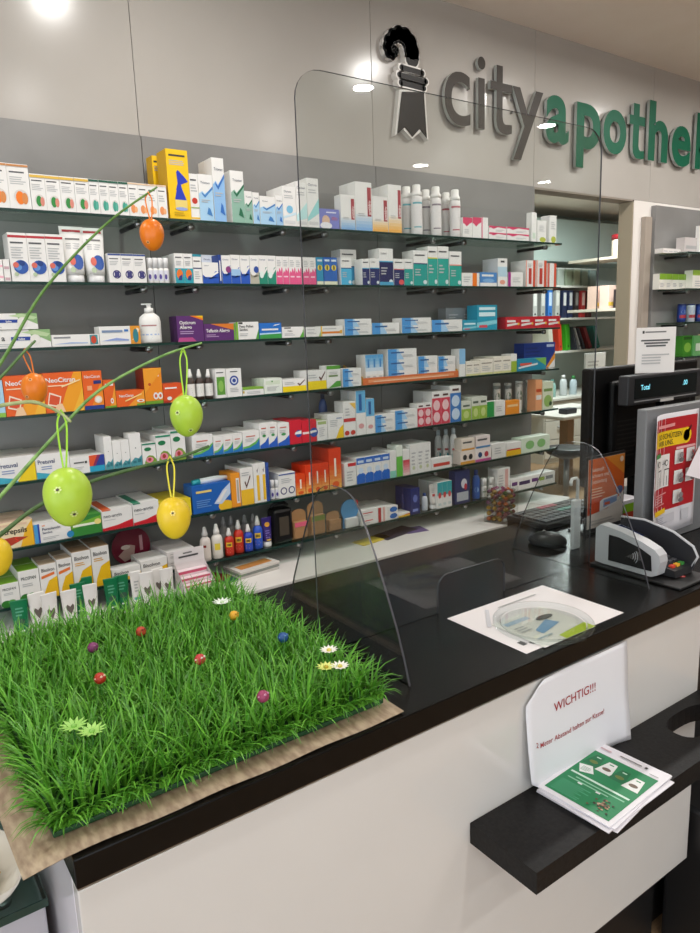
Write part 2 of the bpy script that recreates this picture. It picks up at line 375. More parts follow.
for ch, a, b in (('a', 2.857, 3.025), ('p', 3.083, 3.272), ('o', 3.297, 3.491), ('h', 3.69, 3.875), ('e', 3.915, 4.107), ('k', 4.16, 4.36), ('e', 4.385, 4.577)): letter(ch, a, b, H+.850, .206, GREEN, .028, t)
letter_t(3.515, 3.655, H+.850, .206, .265, .24, .62, .045, GREEN, t)
# emblem: a crozier head with three bands and a fringed foot
def EZ(x, y): p = on_y(370+x/3.684, 10+y/3.684, YW-.03); return (p.x, p.z)
em = empty('wall_emblem', (0, YW, 0), 'black crozier emblem with white outline beside the lettering', 'emblem')
curl = [((158, 178), 28), ((157, 150), 29), ((150, 120), 28), ((135, 99), 26), ((112, 87), 22), ((90, 94), 19), ((74, 113), 17), ((68, 135), 14), ((73, 155), 12), ((86, 164), 9), ((97, 158), 6), ((101, 147), 4.5), ((96, 139), 3.5), ((90, 144), 2.5)]
def stroke(mb, pts, grow, y0, y1, m):
    P = [EZ(*p) for p, r in pts]; R = [r/3.684/F*3.02 + grow for p, r in pts]
    for i in range(len(P)-1):
        for (c, r) in ((P[i], R[i]), (P[i+1], R[i+1])):
            n = 16; vs_ = [(c[0]+r*math.cos(2*math.pi*k/n), y0, c[1]+r*math.sin(2*math.pi*k/n)) for k in range(n)]
            vs_ += [(x, y1, z) for x, _, z in vs_]
            mb.add(vs_, [tuple(range(n))] + [(k, (k+1) % n, n+(k+1) % n, n+k) for k in range(n)], m)
        a, b = Vector(P[i]), Vector(P[i+1]); d = (b-a).normalized(); nn = Vector((-d.y, d.x))
        q = [a+nn*R[i], b+nn*R[i+1], b-nn*R[i+1], a-nn*R[i]]
        vs_ = [(v.x, y0, v.y) for v in q] + [(v.x, y1, v.y) for v in q]
        mb.add(vs_, [(0, 1, 2, 3), (0, 1, 5, 4), (2, 3, 7, 6)], m)
def plate(mb, pts, grow, y0, y1, m):
    P = [Vector(EZ(*p)) for p in pts]; c = sum(P, Vector((0, 0)))/len(P)
    if grow: P = [p + Vector((math.copysign(grow*1.3, p.x-c.x) if abs(p.x-c.x) > .01 else 0, math.copysign(grow, p.y-c.y))) for p in P]
    n = len(P); vs_ = [(p.x, y0, p.y) for p in P] + [(p.x, y1, p.y) for p in P]
    mb.add(vs_, [tuple(range(n))] + [(k, (k+1) % n, n+(k+1) % n, n+k) for k in range(n)], m)
bands = [((116, 211), (194, 233)), ((108, 238), (207, 264)), ((114, 267), (200, 289))]
foot = [(120, 300), (200, 303), (211, 470), (185, 437), (159, 466), (131, 430), (103, 455)]
MW = mat('#E6E2DC', .3); MK = mat('#181513', .45, 0, .3)
mb = MB(); stroke(mb, curl, .008, -.024, 0, MW)
for a, b in bands: stroke(mb, [(a, 9), (b, 9)], .008, -.024, 0, MW)
plate(mb, foot, .008, -.024, 0, MW); mb.build('white_backing', em)
mb = MB(); stroke(mb, curl, 0, -.028, -.0245, MK); mb.build('crozier_curl', em)
for a, b in bands:
    mb = MB(); stroke(mb, [(a, 9), (b, 9)], 0, -.0300, -.0292, MK); o = mb.build('band', em)
    mb = MB(); stroke(mb, [(a, 9), (b, 9)], .0065, -.0290, -.0245, MW); mb.build('outline', o)
mb = MB(); plate(mb, foot, 0, -.028, -.0245, MK); mb.build('fringed_foot', em)
# ================================================================ PLEXIGLASS SCREEN
YP = 1.05
ps = empty('plexiglass_screen', (1.05, YP, ZC), 'large clear plexiglass screen with rounded corners standing on black counter', 'screen')
def corner(cx, cz, r, a0, a1, n=6): return [(cx+r*math.cos(math.radians(a0+(a1-a0)*k/n)), cz+r*math.sin(math.radians(a0+(a1-a0)*k/n))) for k in range(n+1)]
X0, X1, TOP = .652-1.05, 1.456-1.05, 1.010
sl, sr, sh = .948-1.05, 1.149-1.05, .082
out = [(X0, 0), (sl, 0)] + corner(sl+.03, sh-.03, .03, 180, 90) + corner(sr-.03, sh-.03, .03, 90, 0) + [(sr, 0), (X1, 0)] + corner(X1-.05, TOP-.05, .05, 0, 90) + corner(X0+.05, TOP-.05, .05, 90, 180)
mb = MB(); slab(mb, out, -.002, .002, M_PLEXI, M_PEDGE); mb.build('clear_sheet', ps)
half = [(1.0, 0), (.925, .15), (.84, .30), (.70, .495), (.57, .665), (.435, .82), (.36, .90), (.28, .955), (.18, .985), (.08, .998)]
fin = [(-.2*a_, .312*b_) for a_, b_ in half] + [(.2*a_, .312*b_) for a_, b_ in half[::-1]]
for x in (.703-1.05, 1.40-1.05):
    mb = MB(); slab(mb, fin, x-.002, x+.002, M_PLEXI, M_PEDGE, 'x'); mb.build('support_fin', ps)
# ================================================================ RUNNER AND GRASS MAT
mb = MB(); NX, NY = 24, 24; vs_ = []
for j in range(NY+1):
    for i in range(NX+1):
        x = .086 + (.640-.086)*i/NX; y = .790 + (1.40-.790)*j/NY
        droop = max(0, .139-x); z = ZC+.0035 - droop*droop*1.2*(1.4-1.2*j/NY) + .0012*math.sin(x*40+y*17)
        if i < 6: x -= .012*(j/NY)
        vs_.append((x, y, max(z, ZC+.002) if x > .14 else z))
fs = [(j*(NX+1)+i, j*(NX+1)+i+1, (j+1)*(NX+1)+i+1, (j+1)*(NX+1)+i) for j in range(NY) for i in range(NX)]
o = mesh_obj('table_runner', vs_, fs, M_BEIGE, smooth=True); sd = o.modifiers.new('thick', 'SOLIDIFY'); sd.thickness = .0015
tag(o, 'mottled beige board sheet under the artificial grass, overhanging the counter end', 'mat')
gm = empty('artificial_grass_mat', (0, 0, ZC+.0065), 'bright green artificial grass mat with tiny flowers on counter', 'grass mat')
GX0, GX1, GY0, GY1 = .128, .628, .825, 1.395
mb = MB(); mb.bbox(GX0, GY0, 0, GX1, GY1, .008, mat('#12401B', .6), .002); mb.build('plastic_base', gm)
M_GRASS = bpy.data.materials.new('grass_blades'); M_GRASS.use_nodes = True
nt = M_GRASS.node_tree; b = nt.nodes['Principled BSDF']; at = nt.nodes.new('ShaderNodeAttribute'); at.attribute_name = 'tint'
nt.links.new(at.outputs['Color'], b.inputs['Base Color']); b.inputs['Roughness'].default_value = .42
b.inputs['Subsurface Weight'].default_value = 0
rg = random.Random(3); gv, gf, gc = [], [], []
nx, ny = 34, 38
for a in range(nx):
    for c in range(ny):
        px = GX0+.006+(GX1-GX0-.012)*(a+.5+rg.uniform(-.3, .3))/nx; py = GY0+.006+(GY1-GY0-.012)*(c+.5+rg.uniform(-.3, .3))/ny
        for q in range(7):
            ang = rg.uniform(0, 2*math.pi); L = rg.uniform(.045, .09); lean = rg.uniform(.2, 1.15); wd = rg.uniform(.0013, .0026)
            dx, dy = math.cos(ang), math.sin(ang); pxp, pyp = -dy, dx
            tint = rg.random(); br = rg.uniform(.7, 1.15)
            col = [(.05+.13*tint)*br, (.24+.27*tint)*br, (.014+.03*tint)*br, 1]
            base = len(gv); x, y, z, th = px, py, .006, lean*.25; S = 4
            for s_ in range(S+1):
                ww = wd*(1-.9*(s_/S)**2)
                gv.append((x-pxp*ww, y-pyp*ww, z)); gv.append((x+pxp*ww, y+pyp*ww, z)); gc += [col, col]
                st = L/S; x += dx*math.sin(th)*st; y += dy*math.sin(th)*st; z += math.cos(th)*st; th += lean*.42
            for s_ in range(S): gf.append((base+2*s_, base+2*s_+1, base+2*s_+3, base+2*s_+2))
for q in range(1500):
    side = rg.choice('FFLLRB'); u = rg.random(); out_a = {'F': -math.pi/2, 'B': math.pi/2, 'L': math.pi, 'R': 0}[side]
    px = {'L': GX0+.003, 'R': GX1-.003}.get(side, GX0+(GX1-GX0)*u); py = {'F': GY0+.003, 'B': GY1-.003}.get(side, GY0+(GY1-GY0)*u)
    ang = out_a+rg.uniform(-1.1, 1.1); L = rg.uniform(.03, .07); lean = rg.uniform(.7, 1.5); wd = rg.uniform(.0013, .0025)
    dx, dy = math.cos(ang), math.sin(ang); pxp, pyp = -dy, dx; tint = rg.random(); br = rg.uniform(.6, 1.05)
    col = [(.05+.13*tint)*br, (.24+.27*tint)*br, (.014+.03*tint)*br, 1]
    base_ = len(gv); x, y, z, th = px, py, .006, lean*.25
    for s_ in range(5):
        ww = wd*(1-.9*(s_/4)**2); gv.append((x-pxp*ww, y-pyp*ww, max(z, .001))); gv.append((x+pxp*ww, y+pyp*ww, max(z, .001))); gc += [col, col]
        x += dx*math.sin(th)*L/4; y += dy*math.sin(th)*L/4; z += math.cos(th)*L/4; th += lean*.42
    for s_ in range(4): gf.append((base_+2*s_, base_+2*s_+1, base_+2*s_+3, base_+2*s_+2))
me = bpy.data.meshes.new('grass_blades'); me.from_pydata(gv, [], gf); me.materials.append(M_GRASS)
ca = me.color_attributes.new('tint', 'FLOAT_COLOR', 'POINT'); ca.data.foreach_set('color', [v for c in gc for v in c])
me.polygons.foreach_set('use_smooth', [True]*len(me.polygons)); me.update()
o = link('grass_blades', me, gm); o['kind'] = 'stuff'
def flower(px, py, cols, kind, label):
    p = on_z(px, py, ZC+.078); mb = MB(); c = (p.x, p.y, .0715)
    mb.tube([(p.x, p.y, .005), c], .0012, mat('#2E7D22'), 5)
    if kind == 'bud':
        mb.lathe([(.002, -.008), (.008, -.004), (.0095, .002), (.006, .008), (.001, .010)], mat(cols[0]), 10, c)
        for k in range(6):
            a = k*2.4; mb.lathe([(.0002, -.002), (.0026, 0), (.0002, .002)], mat(cols[1]), 6, (c[0]+.007*math.cos(a), c[1]+.007*math.sin(a)*.8-.001, c[2]+.003*(k % 3)))
    else:
        R = .016 if kind == 'daisy' else .02
        for k in range(12):
            a = 2*math.pi*k/12; d = Vector((math.cos(a), math.sin(a), .25)); n = Vector((-math.sin(a), math.cos(a), 0))
            C = Vector(c); mb.add([C+d*.002-n*.001, C+d*R*.6-n*.0028, C+d*R, C+d*R*.6+n*.0028, C+d*.002+n*.001], [(0, 1, 2, 3, 4)], mat(cols[0]))
        mb.lathe([(.004, -.001), (.004, .003), (.001, .005)], mat(cols[1]), 8, c)
    o = mb.build('flower', gm); o['label'] = label
for a in ((100, 679, ('#B9321F', '#E8C9B0'), 'bud', 'small red bud'), (200, 660, ('#C23A3A', '#F0E4E0'), 'bud', 'small red and white bud'), (93, 648, ('#7A2F63', '#A0608A'), 'bud', 'small purple bud'),
          (141, 632, ('#B8442A', '#7A2A18'), 'bud', 'small brick red bud'), (263, 697, ('#9A3B62', '#C88AA6'), 'bud', 'small mauve bud'), (234, 616, ('#E0A92B', '#C98A1A'), 'bud', 'small yellow bud'),
          (283, 638, ('#24528F', '#5F8CC2'), 'bud', 'small blue bud'), (340, 667, ('#EFEFE6', '#D8C964'), 'daisy', 'small white daisy'), (329, 651, ('#EFEFE6', '#D8C964'), 'daisy', 'small white daisy'),
          (326, 668, ('#D8E27A', '#B5A02E'), 'daisy', 'pale yellow flower'), (222, 603, ('#E5EDE4', '#C6DAB6'), 'spray', 'whitish flower spray'), (74, 727, ('#9FD46B', '#86BE55'), 'spray', 'light green flower spray'), (92, 732, ('#A9DB72', '#8CC45C'), 'spray', 'light green flower spray')):
    flower(*a)
# ================================================================ PRODUCTS ON THE SHELVES
W = '#ECEBE8'; G1 = '#8E9294'; G2 = '#B9BBBC'; NAVY = '#1B2B66'; BLUE = '#1F62B8'; LBL = '#8FC2E6'; CYAN = '#3FA9D6'; TEAL = '#159A98'; GRN = '#2E8B3F'; LGR = '#8CC152'; DGR = '#1E5A47'
YEL = '#F2C40F'; ORA = '#F07C1A'; DOR = '#D9551A'; RED = '#CF2230'; PNK = '#E0568A'; LPK = '#F2B8C8'; PUR = '#5B2B6E'; LIL = '#7F86C9'; BEI = '#E9DCC3'; TAN = '#B58A5E'; BLK = '#1C1B1C'
lines = lambda a, b, c, d, n=3: ('l', a, b, c, d, n, G2)
head = lambda v=.82, u=.1, w=.7, col='#55565A', h=.035: ('r', u, v, u+w, v+h, col)
def lung(c, c2): return [head(.80), lines(.1, .55, .85, .74, 4), ('e', .55, .28, .34, .16, '#D9D5D0'), ('e', .5, .25, .2, .15, c), ('e', .72, .24, .14, .13, c2)]
def shelf_run(s, x0, x1, yt, n, base, layers, label, k=1, st=1, d=None, dy=0, dz=0, side=None, top=None, cat='box', name='medicine_box', suffix=True, gap=.0008, jit=.003):
    """n boxes side by side between photo columns x0..x1 on shelf s, top edge at photo row yt, k rows deep, st boxes high"""
    if k > 1 and name == 'medicine_box': k = min(k, {0: 2 if x0 > 210 and n == 1 else 1, 1: 2 if x0 == 176 else 1, 2: 2, 3: 2, 4: 3, 5: 2, 6: 2}[s])
    if name == 'medicine_box':
        for key, nm in (('candy', 'candy_pack'), ('nasal spray', 'nasal_spray_box'), ('cough', 'cough_remedy_box'), ('blue end', 'ointment_box'), ('ointment', 'ointment_box'), ('hot drink', 'hot_drink_box'), ('pack', 'retail_pack'), ('swoosh', 'tablet_box')):
            if key in label: name = nm; break
    z = SZ[s]+.0006+dz; Y = YS+.006+dy
    X0, X1 = solve_x(x0, Y, z), solve_x(x1, Y, z); ht = (solve_z(yt, X0, Y)-z)/st; wd = (X1-X0)/n
    D = d or max(.022, min(.07, wd*.9)); D = min(D, (.182-dy)/k-.002)
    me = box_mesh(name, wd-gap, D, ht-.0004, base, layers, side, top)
    for r in range(k):
        for q in range(st):
            for i in range(n):
                o = link(name, me, None, (X0+wd*(i+.5), Y+D/2+r*(D+.0015)+(random.uniform(0, jit) if k == 1 and st == 1 else 0), z+q*ht))
                pos = []
                if n > 1: pos.append(['first', 'second', 'third', 'fourth'][i] + ' from left')
                if k > 1: pos.append(['front row', 'second row', 'third row', 'fourth row', 'rear row'][r])
                if st > 1: pos.append({2: ['lower', 'upper'], 3: ['bottom', 'middle', 'topmost']}[st][q] + ' one')
                lab = label + ''.join(', ' + x for x in pos)
                if suffix and len(lab.split()) <= 14: lab += ', %s shelf' % ORD[s]
                tag(o, lab, cat, ('row of ' + label) if n*k*st > 1 else None)
# top shelf
S = 0
shelf_run(S, -35, 32.5, 158, 3, W, lung(ORA, '#D98A4A') + [('r', 0, .94, 1, .985, '#C98A52')], 'tall white box with orange stripe and orange organ picture', d=.06)
shelf_run(S, 32.7, 91, 173, 4, W, lung(GRN, '#D98A7A') + [('r', 0, .90, 1, .97, '#E0B84E')], 'white box with yellow stripe and green picture', k=2)
shelf_run(S, 91.2, 130, 178.5, 4, W, lung('#3E9E8A', '#57B09C') + [('r', 0, .93, 1, .99, DGR)], 'slim white box with dark green stripe')
shelf_run(S, 130.2, 168.5, 182, 4, W, [head(.8), lines(.1, .5, .8, .72, 3), ('e', .4, .22, .25, .13, '#E8935A'), ('e', .68, .2, .16, .09, '#F0B07A'), ('r', 0, .95, 1, .99, '#E8C9A8')], 'slim white box with small orange picture')
yel = [('r', 0.12, 0.9, 0.87, 0.928, '#3A3A3A'), lines(.12, .78, .9, .86, 3), ('p', [(.42, .68), (.5, .71), (.78, .62), (.95, .55), (.72, .52), (.6, .5), (.66, .42), (.36, .42), (.45, .52)], '#2238B8'), ('p', [(.66, .42), (.82, .28), (.28, .28), (.38, .42)], '#2238B8'), ('r', .28, .16, .84, .28, '#E8D27A'), ('e', .56, .15, .28, .025, '#9AA9D8'), ('l', .2, .05, .85, .12, 2, '#C9A200')]
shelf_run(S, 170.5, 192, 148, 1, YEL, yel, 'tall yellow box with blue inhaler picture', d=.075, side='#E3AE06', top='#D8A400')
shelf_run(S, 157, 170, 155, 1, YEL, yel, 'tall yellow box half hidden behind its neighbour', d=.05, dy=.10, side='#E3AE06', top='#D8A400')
shelf_run(S, 192.2, 200.8, 173, 1, W, [head(.85), lines(.1, .62, .9, .8, 3), ('c', .5, .42, .33, '#C4382A'), ('r', 0, .03, 1, .06, YEL), ('r', 0, .26, 1, .28, '#8AB04A')], 'white box with red disc beside tall yellow box', d=.05)
def chev(c, c2): return [('r', 0, 0, 1, .55, c), ('p', [(0, .55), (1, .55), (1, .74), (.42, .58), (.25, .64), (0, .58)], c), ('p', [(.2, .62), (.42, .56), (1, .76), (1, .7), (.42, .5), (.2, .58)], c2), ('t', .15, .8, .05, 'Triomer', '#33415C', .75), ('p', [(.5, .15), (.9, .1), (.75, .26), (.62, .3)], c2), lines(.15, .4, .8, .48, 2)]
shelf_run(S, 200.8, 215, 173.5, 1, W, chev('#A9D0EC', '#3F7FC0'), 'short white and light blue nasal spray box', d=.05)
shelf_run(S, 215.2, 227, 157, 1, W, chev('#8FBCE8', '#2F6FC0'), 'tall white and light blue nasal spray box', k=3, d=.05)
shelf_run(S, 233, 246, 170, 1, W, chev('#8FB8A6', '#1F6B4A'), 'tall white and sage green nasal spray box', d=.085)
shelf_run(S, 246.2, 253.8, 190.5, 1, W, chev('#8FB8A6', '#1F6B4A'), 'tiny white and sage green box', d=.04)
shelf_run(S, 254, 260.5, 192, 1, W, chev('#A9D0EC', '#3F7FC0'), 'tiny narrow white and blue box', d=.04)
shelf_run(S, 260.8, 276.3, 195.5, 1, W, chev('#A9D0EC', '#3F7FC0'), 'tiny wide white and blue box', k=3, d=.04)
shelf_run(S, 276.5, 283.6, 195, 1, W, chev('#A0C8E8', '#2F6FC0'), 'narrow white and blue box beside the wide one', k=3, d=.04)
otr = lambda c: [('t', .12, .84, .055, 'Otrivin', '#33415C', .75), lines(.12, .7, .8, .8, 2), ('c', .5, .42, .25, c), ('p', [(0, .18), (1, .3), (1, .36), (0, .24)], '#CFE6F2'), ('r', .1, .06, .9, .14, '#D8D9DA')]
shelf_run(S, 283.8, 297, 185.5, 1, W, otr('#7FC0E0'), 'white box with pale blue disc', k=3, d=.055)
shelf_run(S, 297.2, 308, 181, 1, W, otr('#BFE3EA')[:2] + [('p', [(0, .25), (1, .55), (1, .2), (0, .12)], '#BFE6E6'), ('r', .1, .05, .9, .12, '#D5D5D5')], 'white box with pale aqua wave behind screen edge', k=2, d=.055)
shelf_run(S, 308.2, 319.8, 177.5, 1, W, otr('#BFE3EA')[:2] + [('p', [(0, .2), (1, .6), (1, .3), (0, .12)], '#9FD8D8'), ('r', .1, .05, .9, .12, '#D5D5D5')], 'tall white box with pale aqua wave', k=2, d=.055)
shelf_run(S, 320.2, 340, 208, 1, LIL, [('r', 0.35, 0.8, 0.85, 0.856, '#E8EAF5'), ('e', .32, .4, .2, .28, '#D8B8A0'), ('e', .32, .15, .3, .18, '#E9E9EE'), ('l', .6, .45, .92, .65, 3, '#C67FA0')], 'small violet blue box with a face picture', d=.03)
def anti(c): return [('g', 0, 0, 1, .4, c, W), ('r', .72, .3, .95, .9, '#A8434A'), ('t', .92, .34, .17, 'antidry', '#F2E3E0', .5, 1), lines(.15, .3, .65, .38, 2)]
shelf_run(S, 341.5, 355.8, 194, 1, W, anti('#86B4E4'), 'short white box fading blue with red side strip', d=.04)
shelf_run(S, 356.2, 372.6, 181, 1, W, anti('#86B4E4'), 'tall white box fading blue with red side strip', k=3, d=.05)
shelf_run(S, 373, 388.5, 195.5, 1, W, anti('#F2B45A'), 'short white box fading orange with red side strip', d=.04)
shelf_run(S, 388.8, 402, 184, 1, W, anti('#F2B45A'), 'tall white box fading orange with red side strip', k=3, d=.05)
pk = [('p', [(0, 1), (1, 1), (1, .78), (.7, .7), (.4, .55), (.1, .7), (0, .68)], '#D8486C'), lines(.15, .2, .85, .45, 3)]
shelf_run(S, 463, 472.5, 217, 1, W, pk, 'white box with pink wave, leftmost', d=.06)
shelf_run(S, 472.8, 481.5, 217, 1, W, pk[:1], 'white box with pink wave, next to leftmost', d=.06)
shelf_run(S, 481.8, 488.5, 217, 1, W, [('r', .0, 0, .2, 1, '#E08AA0')], 'plain white box with narrow pink edge', d=.06)
pf = [('p', [(0, 1), (1, 1), (1, .72), (.5, .85), (.25, .55), (.1, .75), (0, .7)], '#D63A68'), lines(.4, .2, .9, .5, 2)]
shelf_run(S, 489, 506.3, 225.5, 1, W, pf, 'flat pink and white box in the left stack', st=2, d=.08)
shelf_run(S, 507, 529, 226.5, 1, W, pf, 'flat pink and white box in the right stack', st=2, d=.08)
gl = [('e', .6, .12, .35, .12, '#B9C24A'), lines(.2, .5, .8, .8, 4)]
shelf_run(S, 531.5, 536.5, 212, 1, W, [('r', .2, .1, .8, .3, '#CFE0D0')], 'narrow tall white box near shelf end', d=.03)
shelf_run(S, 537.5, 546.5, 220, 1, W, gl, 'white box with olive blob near shelf end', d=.05)
shelf_run(S, 549.5, 556.5, 215, 1, W, gl, 'white box with olive blob at shelf end', d=.05)
# second shelf
S = 1
brain = [('r', 0, .9, 1, .95, '#B8303A'), head(.78), lines(.1, .48, .8, .74, 5), ('c', .56, .3, .4, '#2C57A8'), ('c', .4, .3, .2, '#5F8FD0'), ('c', .62, .38, .16, '#1A3D80'), ('c', .28, .34, .16, '#D86A5A'), ('c', .27, .15, .12, '#B8C8A8')]
shelf_run(S, -6, 4.6, 259, 1, W, [('r', 0, .3, 1, .5, LPK)], 'small white and pink box at the left edge', st=2, d=.04)
shelf_run(S, 5, 11.5, 259, 1, W, [('r', .1, .1, .9, .35, '#C8A8B0')], 'small white carton by the red striped boxes', st=2, d=.04)
shelf_run(S, 12.5, 67, 232, 3, W, brain, 'white box with red stripe and blue brain picture', k=2, d=.07)
ring = [('r', 0, .93, 1, .99, '#3A5290'), head(.8), lines(.1, .6, .8, .76, 3), ('c', .6, .28, .33, '#34346E'), ('c', .6, .28, .25, W), ('r', .42, .18, .8, .38, '#3A3A78')]
shelf_run(S, 110, 147.5, 253, 3, W, ring, 'white box with navy ring mark', k=2, d=.07)
teal = [('r', 0, 0, 1, .5, '#2AA0B0'), ('e', .5, .3, .35, .17, '#E8762A'), ('p', [(.3, .1), (.7, .1), (.8, .3), (.4, .22)], '#2A3A80'), head(.85), lines(.15, .6, .8, .78, 3)]
shelf_run(S, 176, 194, 253, 2, W, teal, 'white and teal box with orange sunset picture', k=3, d=.055)
shelf_run(S, 194.3, 203, 254, 1, W, [('r', 0, .92, 1, 1, '#2C8FA0'), ('r', 0, .5, 1, .54, NAVY), lines(.15, .15, .85, .45, 4), head(.75)], 'white box with navy line and teal lid', d=.055)
ov = lambda c, a=.42: [('r', 0, 0, 1, a, c), ('p', [(0, a), (0, a+.12), (.3, a-.1), (.5, a), (.8, a+.28), (1, a+.3), (1, a)], c), ('t', .12, .82, .06, 'Otrivin', '#3A4A7A', .7), ('p', [(.4, a+.05), (.95, a+.3), (1, a+.22), (.5, a-.02)], W)]
shelf_run(S, 203.3, 219.5, 262, 1, W, ov('#2256B8', .3), 'blue and white nasal spray box, wide one', d=.04)
shelf_run(S, 203.3, 219.5, 254.5, 1, '#DDE4F0', ov('#2256B8', .3), 'taller blue and white spray box behind wide one', d=.04, dy=.05)
shelf_run(S, 219.8, 222.8, 254.5, 1, '#1E3F8A', [('r', .3, .1, .7, .8, W)], 'thin dark blue box standing sideways', d=.05)
shelf_run(S, 223, 232, 255, 1, W, ov('#2256B8', .35) + [('e', .7, .5, .3, .12, '#8A3A7A')], 'white and blue box with purple splash', k=2, d=.05)
shelf_run(S, 232.2, 241.3, 254.5, 1, W, ov('#2256B8', .28) + [('r', 0, .28, 1, .5, '#9CC4E8')], 'white and blue box with light blue cloud', k=2, d=.05)
shelf_run(S, 241.5, 250.8, 255, 1, W, ov('#2256B8', .35), 'white and royal blue box with white streak', k=2, d=.05)
shelf_run(S, 251, 259.6, 255, 1, W, ov('#B8B4A4', .3) + [('e', .7, .5, .3, .12, '#2C4FA0')], 'white box with beige bottom and blue splash', k=2, d=.05)
shelf_run(S, 259.8, 276.8, 255, 2, W, ov('#1F8A72', .3) + [('e', .3, .32, .25, .12, '#E0EEE8')], 'white and sea green nasal spray box', k=2, d=.05)
pinkz = [('p', [(0, 0), (1, 0), (1, .55), (.85, .62), (.75, .45), (.5, .6), (.35, .42), (.2, .5), (0, .38)], '#E25A8C'), ('r', .15, .25, .8, .3, '#F6D0DE'), lines(.15, .65, .85, .9, 4)]
shelf_run(S, 277.2, 302.5, 256, 4, W, pinkz, 'white box with jagged pink lower half', k=2, d=.05)
shelf_run(S, 303.5, 316.8, 257, 2, W, pinkz, 'white box with jagged pink half behind screen', k=2, d=.05)
yc = lambda c: [('r', 0, 0, 1, .12, '#E2E4C8'), ('c', .5, .62, .36, '#E8D24A'), ('e', .5, .62, .12, .1, '#5A4A2A'), ('r', .15, .85, .85, .92, '#D5E6F2')]
shelf_run(S, 317.5, 324.2, 257, 1, '#2E90B8', yc(0), 'turquoise box with yellow circle', d=.05)
shelf_run(S, 324.4, 338, 257, 2, '#2A66B8', yc(0), 'mid blue box with yellow circle', d=.05)
two = lambda lo, mid, hh=.62, tx=None: [('r', 0, 0, 1, hh, lo), ('r', 0, hh-.03, 1, hh, mid), lines(.12, hh*.45, .6, hh*.8, 3), ('e', .82, .1, .14, .06, '#DCE6EA')] + ([('t', .12, .84, .06, tx, '#222', .7)] if tx else [head(.85)])
shelf_run(S, 341.5, 352, 257, 1, W, two('#4FB4DC', NAVY), 'short white and sky blue box', d=.05)
shelf_run(S, 341.5, 357.5, 249, 1, W, two('#2A8CB8', NAVY, .55), 'taller white and sky blue box behind the short one', d=.06, dy=.055)
shelf_run(S, 363, 370.2, 258.5, 1, W, two('#1E2A66', CYAN, .65), 'short navy and white box, left', k=2, d=.05)
shelf_run(S, 370.5, 380, 258, 1, W, two('#1E2A66', CYAN, .65, 'Lubex'), 'short navy and white box, right', k=3, d=.05)
shelf_run(S, 380.2, 394, 248, 1, W, two('#1E2358', CYAN, .66, 'Lubex') + [('r', 0, 0, 1, .09, '#4FA8D0')], 'tall navy and white box', k=2, d=.07)
shelf_run(S, 394.3, 404.6, 258.5, 1, W, two('#202A60', '#E06A6A', .62) + [('e', .7, .12, .25, .1, '#E05A5A')], 'short navy white box with red line', d=.06)
shelf_run(S, 404.9, 413.5, 258.5, 1, W, two('#1E9C94', '#1E9C94', .62), 'short teal and white box', d=.06)
shelf_run(S, 414, 428, 250, 1, W, two('#1E9C94', NAVY, .64), 'tall teal and white box with navy line', k=2, d=.07)
shelf_run(S, 428.3, 438, 246, 1, W, two('#22A294', '#E2D24A', .72), 'tall teal box with yellow line', d=.07)
shelf_run(S, 438.2, 449, 246, 1, W, two('#22A294', '#DADADA', .72), 'tall teal box with pale line', d=.07)
shelf_run(S, 450, 462, 251, 1, W, two('#22A294', '#E88A7A', .62), 'teal and white box with coral line', d=.07)
shelf_run(S, 462.3, 480, 272.5, 1, W, [('r', .6, 0, .85, 1, ORA), lines(.1, .3, .5, .8, 3)], 'low white box with orange band', d=.05)
shelf_run(S, 480.3, 497, 272, 1, '#4A88C8', [('r', 0, 0, 1, .25, W), ('r', 0.1, 0.7, 0.8, 0.844, W), ('e', .5, .4, .35, .15, '#7FB0E0')], 'low blue box', d=.05)
shelf_run(S, 498, 507.5, 258, 1, W, [('r', 0, .35, 1, .7, '#B8D4E4'), ('r', .3, .85, .7, .92, '#444'), ('e', .5, .15, .3, .08, '#E8A08A')], 'upright white box with pale blue middle', d=.09)
shelf_run(S, 508, 523, 272, 1, W, [('r', 0, 0, .18, 1, '#A82A8A'), lines(.3, .3, .85, .7, 3)], 'low white box with magenta edge', d=.05)
rb = [('r', .75, 0, 1, 1, '#D8563A'), ('r', 0, 0, .1, 1, '#E8A090'), ('r', 0.3, 0.1, 0.6, 0.7, '#C0392B'), lines(.2, .75, .6, .9, 3)]
shelf_run(S, 526, 535.5, 260, 1, W, rb, 'white and red upright pack, left of three', d=.09)
shelf_run(S, 536.5, 546.5, 260, 1, W, rb, 'white and red upright pack, middle of three', d=.09)
shelf_run(S, 547.5, 556.5, 263, 1, W, [('r', .0, 0, .25, 1, '#C84A3A')] + rb[:2], 'white and red upright pack, right of three', d=.09)
# third shelf
S = 2
sal = lambda: [('p', [(.72, 1), (1, 1), (1, .3), (.88, .55), (.75, .65)], '#8DB37A'), ('p', [(.62, .85), (.95, .6), (1, .75), (.8, .98)], '#B8D0A0'), ('r', .49, .42, .74, .62, '#1E3F98'), ('t', .58, .45, .12, 'Salbe', W, .12), ('p', [(.05, .1), (.3, .3), (.2, .4), (.05, .3)], '#E8862A'), ('c', .8, .45, .07, '#E6E4DE'), ('t', .37, .42, .3, 'a', BLK, .08), lines(.3, .12, .6, .3, 2)]
shelf_run(S, -28, 52, 331, 1, W, sal(), 'flat white ointment box with green leaf, lower of two', d=.05)
def stacked_top(s, x0, x1, yb, yt, base, layers, label, d=.05, side=None, top=None):
    X0 = solve_x(x0, YS+.006, SZ[s]); zb = solve_z(yb, X0, YS+.006)-SZ[s]-.0006
    shelf_run(s, x0, x1, yt, 1, base, layers, label, d=d, dz=max(zb, .004), side=side, top=top, jit=0)
stacked_top(S, -40, 38.5, 330.9, 314, W, sal(), 'flat white ointment box with green leaf, upper of two')
